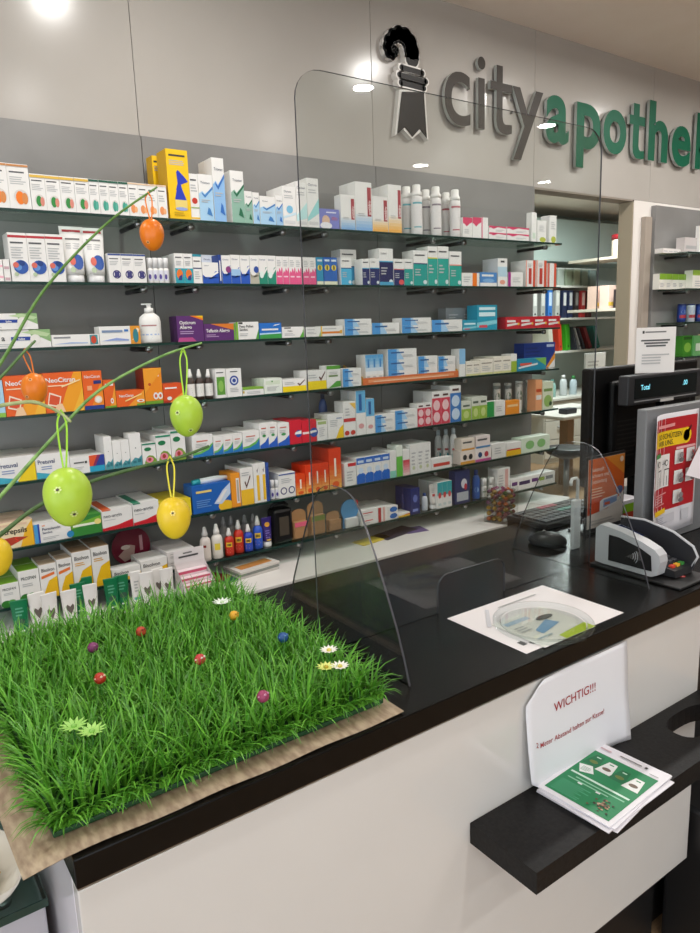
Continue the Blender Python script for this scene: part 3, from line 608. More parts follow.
flat = [('r', .8, .08, .97, .92, '#3F8A90'), ('e', .88, .5, .06, .35, '#C8452A'), head(.68, .04, .35, '#8A8C90', .14), ('p', [(.02, .2), (.4, .35), (.75, .28), (.75, .2), (.4, .22)], '#A9BCE0')]
shelf_run(S, 52.5, 100, 335, 1, W, flat, 'low flat white box with small red picture', d=.04)
shelf_run(S, 100.5, 141.5, 326.5, 1, W, [('r', .75, 0, 1, 1, '#E0962A'), ('p', [(.78, .2), (.9, .35), (.98, .8), (.92, .9), (.85, .4)], '#F3E0C0'), ('e', .88, .45, .07, .4, '#2F7F8A'), ('r', 0.06, 0.66, 0.56, 0.788, '#7A90B0'), ('r', .6, .7, .7, .82, '#3A78C0'), ('p', [(.03, .2), (.4, .36), (.7, .26), (.7, .18), (.35, .22)], '#8FA4DA')], 'flat white box with orange end beside pump bottle', d=.05)
pur = [('p', [(.5, 1), (1, 1), (1, .82)], ORA), ('p', [(.7, 1), (1, 1), (1, .9)], YEL), ('t', .1, .68, .13, 'Opticrom', W, .6), ('t', .1, .5, .13, 'Allergo', W, .45), ('l', .1, .3, .8, .45, 2, '#B89AC4'), ('p', [(0, 0), (.7, 0), (.55, .16), (.05, .16)], '#B84A8A')]
shelf_run(S, 178, 204.5, 316, 1, PUR, pur, 'dark purple allergy box with orange corner', k=3, d=.03, side='#4A2258', top='#6A3A7E')
shelf_run(S, 204.8, 236, 324, 1, PUR, [('p', [(.2, 1), (.95, 1), (.95, .6)], '#D87A2A'), ('r', .95, 0, 1, 1, '#6AA03A'), ('t', .06, .5, .2, 'Telfastin Allergo', W, .75), ('l', .06, .22, .5, .42, 2, '#B89AC4')], 'low purple box with orange sweep', d=.06)
shelf_run(S, 236.5, 259.5, 322, 1, W, [('r', 0, 0, .1, 1, '#7AB03A'), ('p', [(.85, 0), (1, 0), (1, .6)], '#4A9A3A'), ('r', .12, .88, .3, .98, '#333'), ('t', .16, .68, .14, 'Fexo Pollen', '#333', .6), ('t', .16, .5, .14, 'Sandoz', '#333', .35), lines(.16, .2, .6, .4, 2)], 'white box with green edge beside blue box', d=.05)
shelf_run(S, 260, 282, 323, 1, '#2170C8', [('p', [(0, 0), (1, 0), (1, .28), (.5, .32), (0, .22)], '#3A9A4A'), ('p', [(0, .25), (1, .3), (1, .38), (0, .34)], '#BFE0F0'), ('r', 0.1, 0.52, 0.85, 0.632, W), ('p', [(.6, .78), (.85, .85), (.95, .92), (.7, .88)], W)], 'bright blue box with green meadow strip', d=.05)
shelf_run(S, 282.5, 304, 327, 1, W, [('p', [(.8, 0), (1, 0), (1, .9), (.95, .5)], '#5AA63A'), ('r', .1, .85, .4, .95, '#333'), ('t', .25, .55, .15, 'Pollen', '#444', .5), lines(.1, .2, .6, .45, 2)], 'low white box with green corner', d=.05)
shelf_run(S, 306, 321, 327, 1, W, [head(.7, .1, .5), lines(.1, .3, .7, .55, 2), ('p', [(.85, 0), (1, 0), (1, .6)], '#A0C07A')], 'low plain white box behind screen edge', d=.05)
shelf_run(S, 321.5, 343.5, 326, 1, W, [('r', .05, .25, .9, .45, '#E2862A'), ('r', .0, 0, .05, 1, YEL), head(.7, .1, .6), ('c', .9, .4, .07, '#E8B23A')], 'low white box with orange bar', d=.04)
bl = [('r', 0, 0, .3, 1, '#4E9ADA'), ('p', [(.3, 0), (.55, 0), (.35, 1), (.3, 1)], '#A8D0F0'), head(.6, .1, .45, '#2F5F98', .14), lines(.5, .25, .9, .5, 2)]
shelf_run(S, 345, 371.8, 319, 1, W, bl, 'flat white box with blue end, left stack', st=2, d=.06)
shelf_run(S, 372.2, 399.5, 323, 1, W, bl, 'single flat white box with blue end', d=.06)
shelf_run(S, 402, 431, 318, 1, W, bl, 'flat white box with blue end, middle stack', st=2, d=.06)
shelf_run(S, 432, 462.3, 320, 1, W, bl, 'long flat white box with blue end', d=.06)
tq = [('r', 0.1, 0.55, 0.9, 0.71, '#D8F2F8'), ('p', [(0, .1), (1, .25), (1, .4), (0, .3)], '#8AD2E0'), ('r', .1, .1, .5, .2, '#E04A5A')]
shelf_run(S, 463, 477, 320, 1, '#1E9AB8', tq, 'low turquoise box', d=.06)
shelf_run(S, 477.4, 497.5, 305, 1, '#1E9AB8', tq + [('r', 0.1, 0.8, 0.9, 0.912, '#D8F2F8')], 'tall turquoise box', d=.06)
shelf_run(S, 446, 476, 308, 2, '#8A9094', [lines(.2, .3, .8, .8, 4)], 'grey box behind the low turquoise one', d=.05, dy=.08)
shelf_run(S, 505.5, 560, 317, 4, '#C41F30', [('r', 0.1, 0.55, 0.7, 0.726, W), ('p', [(.1, .2), (.9, .35), (.9, .5), (.1, .4)], '#E8E4E0'), ('c', .9, .4, .07, '#F0B84A')], 'red box with white swoosh', k=2, d=.04)
# fourth shelf
S = 3
neo = [('p', [(.35, 0), (1, 0), (1, 1), (.8, 1), (.55, .5)], '#F2A01A'), ('p', [(.7, 0), (1, 0), (1, .6), (.85, .3)], '#F5B836'), ('t', .06, .76, .12, 'NeoCitran', W, .88), ('l', .06, .66, .6, .72, 1, '#F8D8B0'), ('p', [(.05, .2), (.35, .12), (.42, .4), (.12, .52)], '#F6E2CC'), ('p', [(.08, .23), (.33, .165), (.385, .38), (.14, .47)], '#D8502A'), ('p', [(.2, 0), (.5, 0), (.42, .22), (.28, .2)], '#F0C8A0'), ('p', [(.45, .62), (.95, .78), (.95, .81), (.45, .66)], '#F8E0A8')]
shelf_run(S, -22, 6.6, 382, 1, '#A8D0E8', [('r', 0, 0, 1, .12, '#8CC04A'), ('e', .5, .5, .3, .2, '#D8EAF5')], 'light blue box with green base at the left edge', d=.05)
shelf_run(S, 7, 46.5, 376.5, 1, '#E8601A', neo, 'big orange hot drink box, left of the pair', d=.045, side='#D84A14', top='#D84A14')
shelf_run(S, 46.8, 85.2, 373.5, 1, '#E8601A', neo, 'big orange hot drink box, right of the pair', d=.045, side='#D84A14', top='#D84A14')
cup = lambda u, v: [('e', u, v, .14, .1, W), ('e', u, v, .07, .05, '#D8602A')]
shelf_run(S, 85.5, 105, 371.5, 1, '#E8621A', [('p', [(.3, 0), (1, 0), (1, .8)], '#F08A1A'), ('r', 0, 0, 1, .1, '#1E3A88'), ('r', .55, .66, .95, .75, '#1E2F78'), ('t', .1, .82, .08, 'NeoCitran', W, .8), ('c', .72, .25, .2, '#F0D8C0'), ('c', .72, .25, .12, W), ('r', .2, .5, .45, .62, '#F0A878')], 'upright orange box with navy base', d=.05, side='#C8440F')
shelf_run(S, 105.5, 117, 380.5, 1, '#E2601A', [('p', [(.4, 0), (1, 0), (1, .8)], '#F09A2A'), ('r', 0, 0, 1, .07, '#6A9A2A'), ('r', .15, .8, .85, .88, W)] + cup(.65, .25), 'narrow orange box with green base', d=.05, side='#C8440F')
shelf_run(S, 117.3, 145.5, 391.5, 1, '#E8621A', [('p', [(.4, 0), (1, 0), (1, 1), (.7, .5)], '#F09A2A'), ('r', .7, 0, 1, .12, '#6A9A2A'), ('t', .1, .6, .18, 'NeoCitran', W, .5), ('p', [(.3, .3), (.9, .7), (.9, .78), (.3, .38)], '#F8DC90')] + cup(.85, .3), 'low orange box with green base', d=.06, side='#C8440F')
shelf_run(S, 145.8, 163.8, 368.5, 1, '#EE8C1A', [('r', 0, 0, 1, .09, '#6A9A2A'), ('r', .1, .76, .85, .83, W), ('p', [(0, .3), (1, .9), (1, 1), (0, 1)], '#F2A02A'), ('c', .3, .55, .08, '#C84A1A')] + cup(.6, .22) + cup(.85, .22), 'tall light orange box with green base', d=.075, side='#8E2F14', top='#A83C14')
shelf_run(S, 164.2, 184, 384, 1, '#DE5420', [('r', 0, 0, 1, .12, '#B83218'), ('p', [(.3, 0), (1, .5), (1, .3), (.6, 0)], '#F0A03A'), ('r', .1, .72, .7, .8, W), ('e', .3, .22, .12, .1, W)], 'low red orange box beside brown spray bottles', d=.05)
shelf_run(S, 217, 227.3, 369, 1, W, [('r', .1, .1, .9, .72, '#5E9A3A'), ('e', .5, .4, .25, .2, '#8CBE5A'), head(.85)], 'upright white box with leafy green label', d=.05)
shelf_run(S, 227.6, 242.6, 369, 1, W, [('c', .5, .58, .3, '#2E4A9A'), ('c', .5, .58, .2, '#DDE3EE'), ('c', .5, .58, .12, '#2E4A9A'), lines(.2, .18, .8, .35, 3), head(.88, .25, .5)], 'upright white box with blue emblem', d=.05)
shelf_run(S, 243, 264, 388, 1, W, [('r', 0, .72, 1, 1, '#7FAE3A'), ('r', 0, .3, .08, .6, '#C8A83A'), lines(.2, .2, .9, .55, 2)], 'low white box with green top strip', d=.05, top='#7FAE3A')
shelf_run(S, 264.5, 282.5, 379, 1, '#E6ECE2', [('r', .1, .6, .9, .85, '#D6E2CC'), ('c', .45, .8, .04, '#3A8A3A'), lines(.15, .2, .85, .5, 4)], 'pale white green box', k=3, d=.045)
chk = [('r', 0, 0, 1, .45, '#F2D61A'), ('p', [(.62, .62), (.72, .42), (.95, .85), (.95, .95), (.73, .58), (.66, .68)], '#5A2A2A'), lines(.08, .6, .55, .85, 2)]
shelf_run(S, 283, 306.5, 380, 1, W, chk, 'low white and yellow box with tick mark', k=3, d=.045)
shelf_run(S, 307, 326.8, 371, 1, W, chk, 'taller white and yellow box with tick mark', k=3, d=.045)
shelf_run(S, 327.2, 341, 366, 1, W, [('r', 0, .84, 1, 1, '#5AA23A'), ('p', [(.1, 0), (1, .05), (1, .3), (.7, .3)], '#4FA03A'), ('r', .15, .5, .8, .58, '#6A8A4A'), lines(.2, .62, .8, .76, 2)], 'upright white and green box', d=.05)
shelf_run(S, 343, 361.5, 369, 1, W, bl, 'small flat white box with blue end', st=2, d=.06)
# cardboard tray with stacks of white and blue boxes
X0, X1 = solve_x(363, YS+.006, SZ[S]), solve_x(458, YS+.006, SZ[S])
tr_ = empty('display_tray', (X0, YS+.004, SZ[S]+.0006), 'long orange cardboard display tray on the fourth shelf', 'tray')
mb = MB(); mb.box(0, 0, 0, X1-X0, .003, .026, mat('#D9713A', .6)); prints(mb, [('r', .05, .3, .95, .7, '#E89A6A'), ('l', .1, .35, .9, .65, 1, '#F4D2B4')], X1-X0, .026, lambda u, v, o: (u, -o, v)); mb.build('front_lip', tr_)
mb = MB(); mb.box(0, .0035, 0, X1-X0, .13, .004, mat('#C9A070', .7)); mb.build('tray_floor', tr_)
for x, h in ((0, .075), (X1-X0-.003, .075)):
    mb = MB(); mb.add([(x, .0035, .004), (x, .13, .004), (x, .13, h), (x, .0035, .03), (x+.003, .0035, .004), (x+.003, .13, .004), (x+.003, .13, h), (x+.003, .0035, .03)], [(0, 1, 2, 3), (4, 7, 6, 5), (2, 6, 7, 3), (0, 3, 7, 4), (1, 5, 6, 2)], mat('#C99A3A', .6)); mb.build('side_wall', tr_)
bv = [('g', 0, .3, 1, 1, '#F0F2F4', '#5AA6DC'), ('r', .35, .55, .65, .85, '#3F8AC8'), lines(.2, .1, .8, .3, 2)]
shelf_run(S, 366, 384, 355, 3, W, bv, 'upright white blue tube box in orange tray', d=.06, dy=.01, dz=.0045)
shelf_run(S, 388.5, 417, 349.5, 1, W, bl, 'flat white box with blue end, tallest pile in tray', st=3, d=.07, dy=.01, dz=.0045)
shelf_run(S, 418.5, 437.5, 356.5, 1, W, bl, 'flat white box with blue end, second pile in tray', st=2, d=.07, dy=.01, dz=.0045)
shelf_run(S, 438.5, 455.5, 356.5, 1, W, bl, 'flat white box with blue end, last pile in tray', st=2, d=.07, dy=.01, dz=.0045)
shelf_run(S, 459.5, 465.5, 349, 1, W, [('r', 0, .45, 1, 1, '#8CC0E8')], 'narrow upright white and sky blue box', d=.05)
cr = [('r', .1, .7, .9, .78, '#9A9488'), lines(.15, .25, .85, .6, 3), ('r', 0, 0, 1, .12, '#DADA9A')]
shelf_run(S, 466, 480, 362, 2, '#EFE9DC', cr, 'small cream box', d=.06)
shelf_run(S, 480.3, 493, 359.5, 1, '#EFE9DC', cr, 'wide cream box beside the small ones', d=.06)
shelf_run(S, 493.3, 511, 357, 2, '#EFE9DC', cr, 'taller cream box', k=2, d=.06)
shelf_run(S, 511.3, 517, 354, 1, W, [('r', 0, 0, 1, .6, '#9AB83A')], 'upright white and olive green box', d=.06)
shelf_run(S, 517.4, 546.5, 359.5, 1, '#1E8EB0', [('p', [(.6, 1), (1, 1), (1, .3)], '#7AB85A'), ('r', .1, .45, .5, .65, '#E05A4A'), ('p', [(.05, .2), (.7, .45), (.7, .6), (.05, .35)], '#E6F2F4')], 'flat teal box with white swoosh at shelf end', d=.045)
shelf_run(S, 524, 555, 343.5, 1, '#1A3F98', [('p', [(.7, 0), (1, .1), (1, .6)], '#F2A03A'), ('p', [(.78, 0), (1, 0), (1, .35)], W), ('r', .72, .82, .96, .92, '#BFD0F0'), ('l', .05, .1, .6, .9, 6, '#16357F')], 'large dark blue box behind the flat teal one', d=.06, dy=.055)
# fifth shelf
S = 4
pre = [('p', [(.5, 0), (1, 0), (1, .95)], '#F0D21A'), ('p', [(0, 0), (.55, 0), (.4, .16), (0, .28)], '#3FA8C0'), ('t', .06, .6, .17, 'Pretuval', '#2A3A6A', .5), ('l', .15, .36, .62, .54, 2, '#8A9AC0')]
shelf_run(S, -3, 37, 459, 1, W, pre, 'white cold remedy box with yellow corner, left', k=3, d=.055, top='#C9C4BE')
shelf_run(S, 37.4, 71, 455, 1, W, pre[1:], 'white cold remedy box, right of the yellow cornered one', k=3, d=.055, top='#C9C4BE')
shelf_run(S, 71.3, 105.5, 458, 1, W, [('r', .55, 0, 1, .35, '#2AA4C8'), ('p', [(.55, .35), (1, .35), (1, 1), (.55, 1)], '#E2562A'), ('p', [(.72, .35), (1, .35), (1, 1), (.9, 1)], '#2A3F98'), ('p', [(.65, .35), (.72, .35), (.9, 1), (.8, 1)], '#8A2A5A'), ('r', .1, .62, .4, .7, '#555'), ('r', .42, .58, .48, .72, BLK), lines(.1, .25, .45, .45, 2)], 'white box with rainbow end panel', k=2, d=.07)
tree = [('p', [(0, 0), (1, 0), (1, .32), (.7, .22), (.4, .26), (0, .12)], '#4F9AA4'), ('r', .2, .08, .5, .16, '#2F7480'), ('r', .6, .1, .9, .2, '#2F7480'), ('c', .5, .55, .05, '#555')]
shelf_run(S, 106, 114, 437, 1, W, tree, 'tall narrow white box with teal base, left', k=5, d=.03)
shelf_run(S, 114.3, 131, 441.5, 2, W, tree, 'shorter narrow white box with teal base', k=4, d=.035)
shelf_run(S, 131.3, 143, 434, 1, W, tree, 'tall narrow white box with teal base, right', d=.05)
ech = [('p', [(.15, .12), (.3, .35), (.5, .42), (.75, .38), (1, .2), (1, .0), (.1, 0)], '#7FA03A'), ('e', .5, .2, .28, .14, '#E88AA0'), ('e', .5, .22, .12, .08, '#A83A2A'), ('e', .4, .72, .26, .09, '#1F7A4A'), ('r', 0, .93, 1, 1, '#2F8A6A')]
shelf_run(S, 143.3, 157, 444, 1, W, ech, 'small white box with pink coneflower', k=2, d=.06)
shelf_run(S, 157.3, 172, 436, 1, W, ech, 'white box with pink coneflower beside the small one', k=3, d=.055)
shelf_run(S, 172.3, 186.5, 431.5, 1, W, ech, 'white box with pink coneflower behind green egg', k=3, d=.055)
sw = [('p', [(0, 0), (1, 0), (1, .55), (.8, .3), (.4, .14), (0, .1)], '#2A7AC0'), ('p', [(0, .1), (.4, .14), (.8, .3), (1, .55), (1, .62), (.75, .42), (.35, .24), (0, .2)], '#6AB85A'), ('r', .2, .7, .75, .76, '#D07A6A'), lines(.15, .45, .7, .65, 3)]
shelf_run(S, 193.5, 214, 436.5, 1, W, sw, 'wide white box with blue green swoosh, left', d=.07)
shelf_run(S, 214.3, 243, 437, 3, W, sw, 'narrow white box with blue green swoosh', k=2, d=.06)
shelf_run(S, 243.3, 260, 432, 1, W, sw, 'wide white box with blue green swoosh, right', k=3, d=.055)
sw2 = [('p', [(0, 0), (1, 0), (1, .45), (.6, .25), (0, .12)], '#2A5FC0'), ('e', .5, .5, .2, .06, '#4A9A5A'), ('r', .2, .78, .75, .83, '#C86A5A'), lines(.15, .58, .8, .72, 2)]
shelf_run(S, 260.3, 278, 424, 2, W, sw2, 'taller white box with royal blue swoosh', k=2, d=.06)
shelf_run(S, 278.3, 290, 423.5, 1, W, sw2, 'wide taller white box with royal blue swoosh', k=2, d=.06)
shelf_run(S, 290.4, 302, 421, 1, '#D02436', [('c', .75, .42, .28, '#2A4FA0'), ('p', [(.4, .4), (1, .4), (1, .55), (.5, .5)], W)], 'red box with blue swirl, left', k=2, d=.06)
shelf_run(S, 302.3, 317, 421, 1, '#D02436', [('c', .82, .42, .28, '#2A4FA0'), ('r', .05, .38, .7, .48, '#F0D8D8'), ('p', [(.5, .4), (1, .42), (1, .52), (.5, .5)], W)], 'red box with blue swirl, right', k=2, d=.06)
shelf_run(S, 317.4, 327.8, 421, 1, W, [('r', .1, .8, .9, .95, '#A8BE7A'), lines(.2, .2, .8, .7, 5)], 'white box with pale green top, narrow', k=2, d=.045, top='#B8C88A')
shelf_run(S, 328.2, 344, 415, 1, W, [('p', [(.5, 0), (1, 0), (1, .55), (.75, .4)], '#F2C81A'), lines(.15, .5, .7, .8, 4), ('r', .55, .8, .9, .85, '#8A9AB8')], 'white box with yellow corner behind screen', k=2, d=.045)
shelf_run(S, 344.5, 356.5, 402, 1, W, [('r', 0, .42, 1, .52, '#C43A3A'), ('e', .25, .1, .2, .07, '#C83A2A'), ('e', .75, .1, .2, .07, '#C83A2A'), ('p', [(.5, .95), (1, .95), (1, .75)], '#F2C860'), lines(.15, .6, .6, .85, 3)], 'tall white box with red band', d=.06)
tb = [('r', 0, .5, 1, 1, '#6AB4E0'), ('r', .3, .55, .6, .92, '#2A5FA0'), ('e', .5, .2, .3, .06, '#D8A0A0')]
shelf_run(S, 356.9, 366.3, 391, 1, W, tb, 'tallest white box with sky blue top', k=2, d=.05)
shelf_run(S, 366.6, 375, 399, 1, W, tb, 'medium white box with sky blue top', d=.05)
shelf_run(S, 375.4, 395, 415.5, 1, W, bl, 'flat white box with blue end, left pair', st=2, d=.08)
shelf_run(S, 395.4, 417.5, 411, 1, W, bl, 'flat white box with blue end, right pair', st=2, d=.08)
cand = lambda c: [('r', 0, 0, 1, .8, c), ('e', .5, .58, .38, .16, '#EFC9CC' if c[1] == 'D' else '#C8DCF0'), ('e', .5, .22, .38, .16, '#EFC9CC' if c[1] == 'D' else '#C8DCF0'), ('r', .2, .86, .8, .92, '#5A3A3A')]
shelf_run(S, 418, 432, 404, 2, W, cand('#D8455A'), 'short red candy pack', d=.05)
shelf_run(S, 432.3, 450, 392, 2, W, cand('#D8455A'), 'tall red candy pack', k=2, d=.06)
shelf_run(S, 450.3, 461, 386, 1, W, cand('#3A78C0'), 'tall blue candy pack', k=2, d=.06)
grp = [('r', 0, 0, 1, .6, '#9CBE4A'), ('e', .5, .3, .3, .2, '#C8DA8A'), ('r', .15, .72, .85, .82, '#5A6A5A')]
shelf_run(S, 462, 471.5, 402, 1, '#D8DCD0', grp, 'short leafy green pack', d=.06)
shelf_run(S, 471.8, 487, 397.5, 2, '#D8DCD0', grp, 'taller leafy green pack', k=2, d=.06)
shelf_run(S, 487.4, 505.5, 402, 1, W, [('r', 0, 0, .38, 1, '#2A9A4A'), ('r', .38, 0, .45, 1, '#C8E0C8'), lines(.5, .3, .9, .7, 3)], 'low white box with green left part', d=.035)
shelf_run(S, 505.8, 521, 401.5, 1, '#F0962A', [('r', .9, 0, 1, 1, W), ('r', .1, .55, .8, .72, '#F8D09A')], 'low orange box before white bottles', d=.04)
shelf_run(S, 535.5, 542, 380, 1, '#F0A878', [('r', .1, .35, .9, .5, W), ('r', .1, .6, .9, .7, '#C8502A')], 'upright apricot box near shelf end', d=.05)
shelf_run(S, 542.4, 553, 382, 1, '#DDE5CC', [('e', .5, .3, .38, .22, '#9AC06A'), ('r', .1, .65, .9, .75, '#7A9A5A'), ('c', .75, .2, .14, '#3A5A3A')], 'upright pale green box at shelf end', d=.05)
# sixth shelf
S = 5
shelf_run(S, -22, 35, 528, 1, '#F0DDB8', [('p', [(.75, 0), (1, 0), (1, 1), (.85, .6)], '#F0B82A'), ('p', [(.2, .15), (.55, .08), (.9, .35), (.65, .42), (.3, .38)], '#B8402A'), ('t', .42, .55, .2, 'Strepsils', '#1A1A1A', .47), ('t', .66, .2, .2, 'S', '#E8402A', .1), ('p', [(0, .85), (.9, .85), (.9, .93), (0, .93)], '#E8C8A8')], 'cream lozenge box with red flourish', k=2, d=.07, top='#D8B8A0')
shelf_run(S, 35.4, 72, 525, 1, W, [('r', 0, 0, .1, 1, '#4FA0DA'), ('r', .1, 0, .15, 1, '#2A4AA8'), ('t', .22, .62, .14, 'Pectolangin', '#3A4560', .6), ('t', .22, .44, .12, 'Sandoz', '#3A4560', .4), ('e', .97, .2, .1, .18, '#2F8AC0'), ('r', .22, .85, .3, .9, '#E8862A'), lines(.22, .15, .7, .3, 2)], 'white box with blue left edge under green egg', k=2, d=.08)
shelf_run(S, 72.4, 102.5, 518, 1, '#3A8A3A', [('p', [(0, .4), (1, .65), (1, .9), (0, .6)], '#7AB83A'), ('r', .05, .48, .8, .6, '#EFF5E0'), ('e', .88, .6, .12, .15, '#F2E08A')], 'low leaf green box with pale band', k=2, d=.07, top='#4A9A3A')
na = lambda c: [('p', [(0, 0), (1, 0), (1, .38), (.5, .2), (0, .12)], RED), ('t', .06, .62, .16, 'neo-angin', '#55585C', .75), ('l', .06, .48, .45, .54, 1, G2), ('r', .02, .95, .3, 1, c)]
def na_run(x0, x1, yt, c, label):
    z = SZ[S]+.0006; Y = YS+.006; X0, X1 = solve_x(x0, Y, z), solve_x(x1, Y, z); ht = solve_z(yt, X0, Y)-z; wd = X1-X0-.001
    mb = MB(); x, D = wd/2, .17
    v = [(-x, 0, 0), (x, 0, 0), (x, D, 0), (-x, D, 0), (-x, 0, ht), (x, 0, ht), (x, D, ht), (-x, D, ht)]
    mb.add(v, [(0, 1, 5, 4), (0, 3, 2, 1), (1, 2, 6, 5), (2, 3, 7, 6), (3, 0, 4, 7), (4, 5, 6, 7)], mat(W))
    prints(mb, na(c), wd, ht, lambda u, q, o: (-x+u, -o, q)); mb.add([(-x+wd*.02, .001, ht+.0003), (-x+wd*.3, .001, ht+.0003), (-x+wd*.3, D-.02, ht+.0003), (-x+wd*.02, D-.02, ht+.0003)], [(0, 1, 2, 3)], mat(c))
    tag(mb.build('medicine_box', None, ((X0+X1)/2, Y, z)), label + ' on the sixth shelf', 'box')
na_run(103, 133.6, 511, '#E0602A', 'white and red throat lozenge box with orange stripe')
na_run(134, 160, 504, '#2E8A6A', 'white and red throat lozenge box with green stripe')
shelf_run(S, 160.4, 192, 503, 1, '#E8D22A', [('r', 0, .2, .6, .9, W), lines(.1, .3, .5, .8, 3)], 'yellow and white box behind the yellow egg', k=2, d=.08)
shelf_run(S, 193.5, 232, 487, 1, '#1F62B8', [('e', .86, .12, .2, .2, '#F2C02A'), ('p', [(.55, .25), (.8, .72), (1, .95), (1, .55), (.75, .2)], '#C8D8EE'), ('p', [(.62, .32), (.85, .72), (.92, .72), (.7, .28)], W), ('l', .1, .2, .5, .5, 4, '#6A9AD8'), ('r', .1, .72, .5, .8, '#E8D27A')], 'blue box with white stick picture', d=.07)
shelf_run(S, 232.4, 241.6, 474, 1, '#F09A2A', [('r', .55, .1, .9, .85, W), ('r', .62, .15, .82, .8, '#B8B0A0')], 'upright orange box with white label strip', k=3, d=.045)
shelf_run(S, 242, 254.6, 469, 1, W, [('r', 0, 0, 1, .42, '#F2C030'), ('p', [(.3, .62), (.45, .45), (.8, .75), (.78, .82), (.46, .54), (.36, .66)], '#5A2A22'), lines(.1, .8, .7, .92, 2)], 'white and amber box with tick mark', k=2, d=.06)
shelf_run(S, 255, 267, 464, 2, W, [('r', .5, .05, .95, .7, '#F0C030'), ('p', [(.55, .85), (.65, .75), (.9, .92), (.66, .82)], '#4A2A2A')], 'narrow white box with amber strip', k=2, d=.06)
shelf_run(S, 267.4, 270.4, 463, 1, '#3A5AA8', [('r', .2, .1, .8, .9, '#2A4590')], 'thin dark blue box beside ring marked box', d=.08)
shelf_run(S, 279.5, 296, 474, 1, W, [('c', .28, .28, .2, '#34346E'), ('c', .28, .28, .14, W), ('c', .76, .28, .2, '#34346E'), ('c', .76, .28, .14, W), ('r', 0, .92, 1, .97, '#4A5A98'), lines(.15, .6, .8, .82, 3)], 'white box with two navy rings', k=2, d=.07)
rdo = [('g', 0, 0, 1, .7, '#F2B860', '#E0481A'), ('r', .42, .3, .58, .75, '#F8E8D8'), ('e', .5, .1, .3, .08, '#E8602A')]
shelf_run(S, 296.4, 306, 475, 1, '#E0481A', rdo, 'short flame orange box', k=2, d=.06)
shelf_run(S, 306.4, 329.5, 466, 3, '#E0401A', rdo, 'medium flame orange box', k=3, d=.05)
shelf_run(S, 330, 342, 449, 1, '#E0401A', rdo, 'tall flame orange box', k=2, d=.06)
shelf_run(S, 345, 356.5, 464, 1, W, [('r', .3, .85, 1, 1, '#D0343A'), lines(.2, .2, .8, .7, 4)], 'white box with red corner', d=.06)
bw = [('p', [(0, 0), (1, 0), (1, .35), (.5, .45), (0, .3)], '#2A6AC8'), ('r', 0, .75, 1, 1, '#2A6AC8'), ('e', .5, .5, .3, .12, '#CFE0F4'), ('r', .15, .8, .85, .9, '#CFE0F4')]
shelf_run(S, 357, 390, 458.5, 4, W, bw, 'small blue and white box behind screen', k=2, d=.06)
shelf_run(S, 390.3, 396.5, 451, 1, W, [('r', 0, 0, 1, .25, '#8AD2C0')], 'narrow white box with mint base', k=2, d=.06)
shelf_run(S, 396.8, 403, 446, 1, '#E8EFE4', [('r', 0, 0, 1, .65, '#6ABE4A')], 'narrow upright white and grass green box', d=.06)
shelf_run(S, 403.4, 410, 450, 1, W, [('g', 0, 0, 1, .6, '#F2D0D0', '#D8505A')], 'narrow white box fading red', d=.06)
shelf_run(S, 410.4, 431, 445, 3, W, [lines(.2, .3, .8, .8, 4), ('e', .5, .2, .2, .07, '#C8D0A8')], 'plain narrow white box', k=2, d=.06)
shelf_run(S, 431.5, 452, 459.5, 1, W, [('r', .1, .25, .9, .55, '#D0483A')], 'low white box with red text bar', d=.03)
shelf_run(S, 460.5, 475, 451.5, 1, '#F2E4DA', [('r', 0, 0, 1, .2, '#E8A84A'), ('c', .3, .5, .14, '#3A3A3A'), ('c', .7, .5, .14, '#3A3A3A')], 'low peach box with two dots, left', d=.06)
shelf_run(S, 475.3, 491, 449, 1, '#F2E8E4', [('r', 0, 0, 1, .18, '#C85A9A'), ('c', .3, .5, .13, '#2A4A7A'), ('c', .7, .5, .13, '#B83A4A')], 'low peach box with two dots, right', d=.06)
def stack_run(x0, x1, yb, yt, n, base, layers, label):
    X0 = solve_x(x0, YS+.006, SZ[S]); zb = solve_z(yb, X0, YS+.006)-SZ[S]-.0002
    shelf_run(S, x0, x1, yt, n, base, layers, label, d=.05, dz=zb, jit=0)
stack_run(461.5, 474.5, 451.3, 439.5, 1, '#EFE3D6', [('r', .1, .6, .8, .75, '#555'), ('r', 0, 0, 1, .15, '#E8A84A')], 'white peach box on top of left dotted box')
stack_run(476, 490, 448.8, 436.5, 1, '#EFE3E0', [('r', .1, .6, .8, .75, '#555'), ('r', 0, 0, 1, .15, '#4A8AC0')], 'white peach box on top of right dotted box')
shelf_run(S, 492, 505.8, 444.5, 1, W, [lines(.2, .3, .8, .8, 3)], 'low pale box near the sixth shelf end', d=.06, suffix=False)
shelf_run(S, 506.2, 521, 443.5, 1, W, [('r', 0, 0, 1, .4, '#F0C02A'), ('r', .05, .4, .95, .5, '#C83A2A')], 'low white and yellow box', d=.06)
shelf_run(S, 521.5, 550, 439, 1, '#DDEBD8', [('e', .3, .5, .15, .3, '#8AC07A'), ('e', .7, .5, .15, .3, '#8AC07A')], 'long pale green pack at shelf end', d=.06)
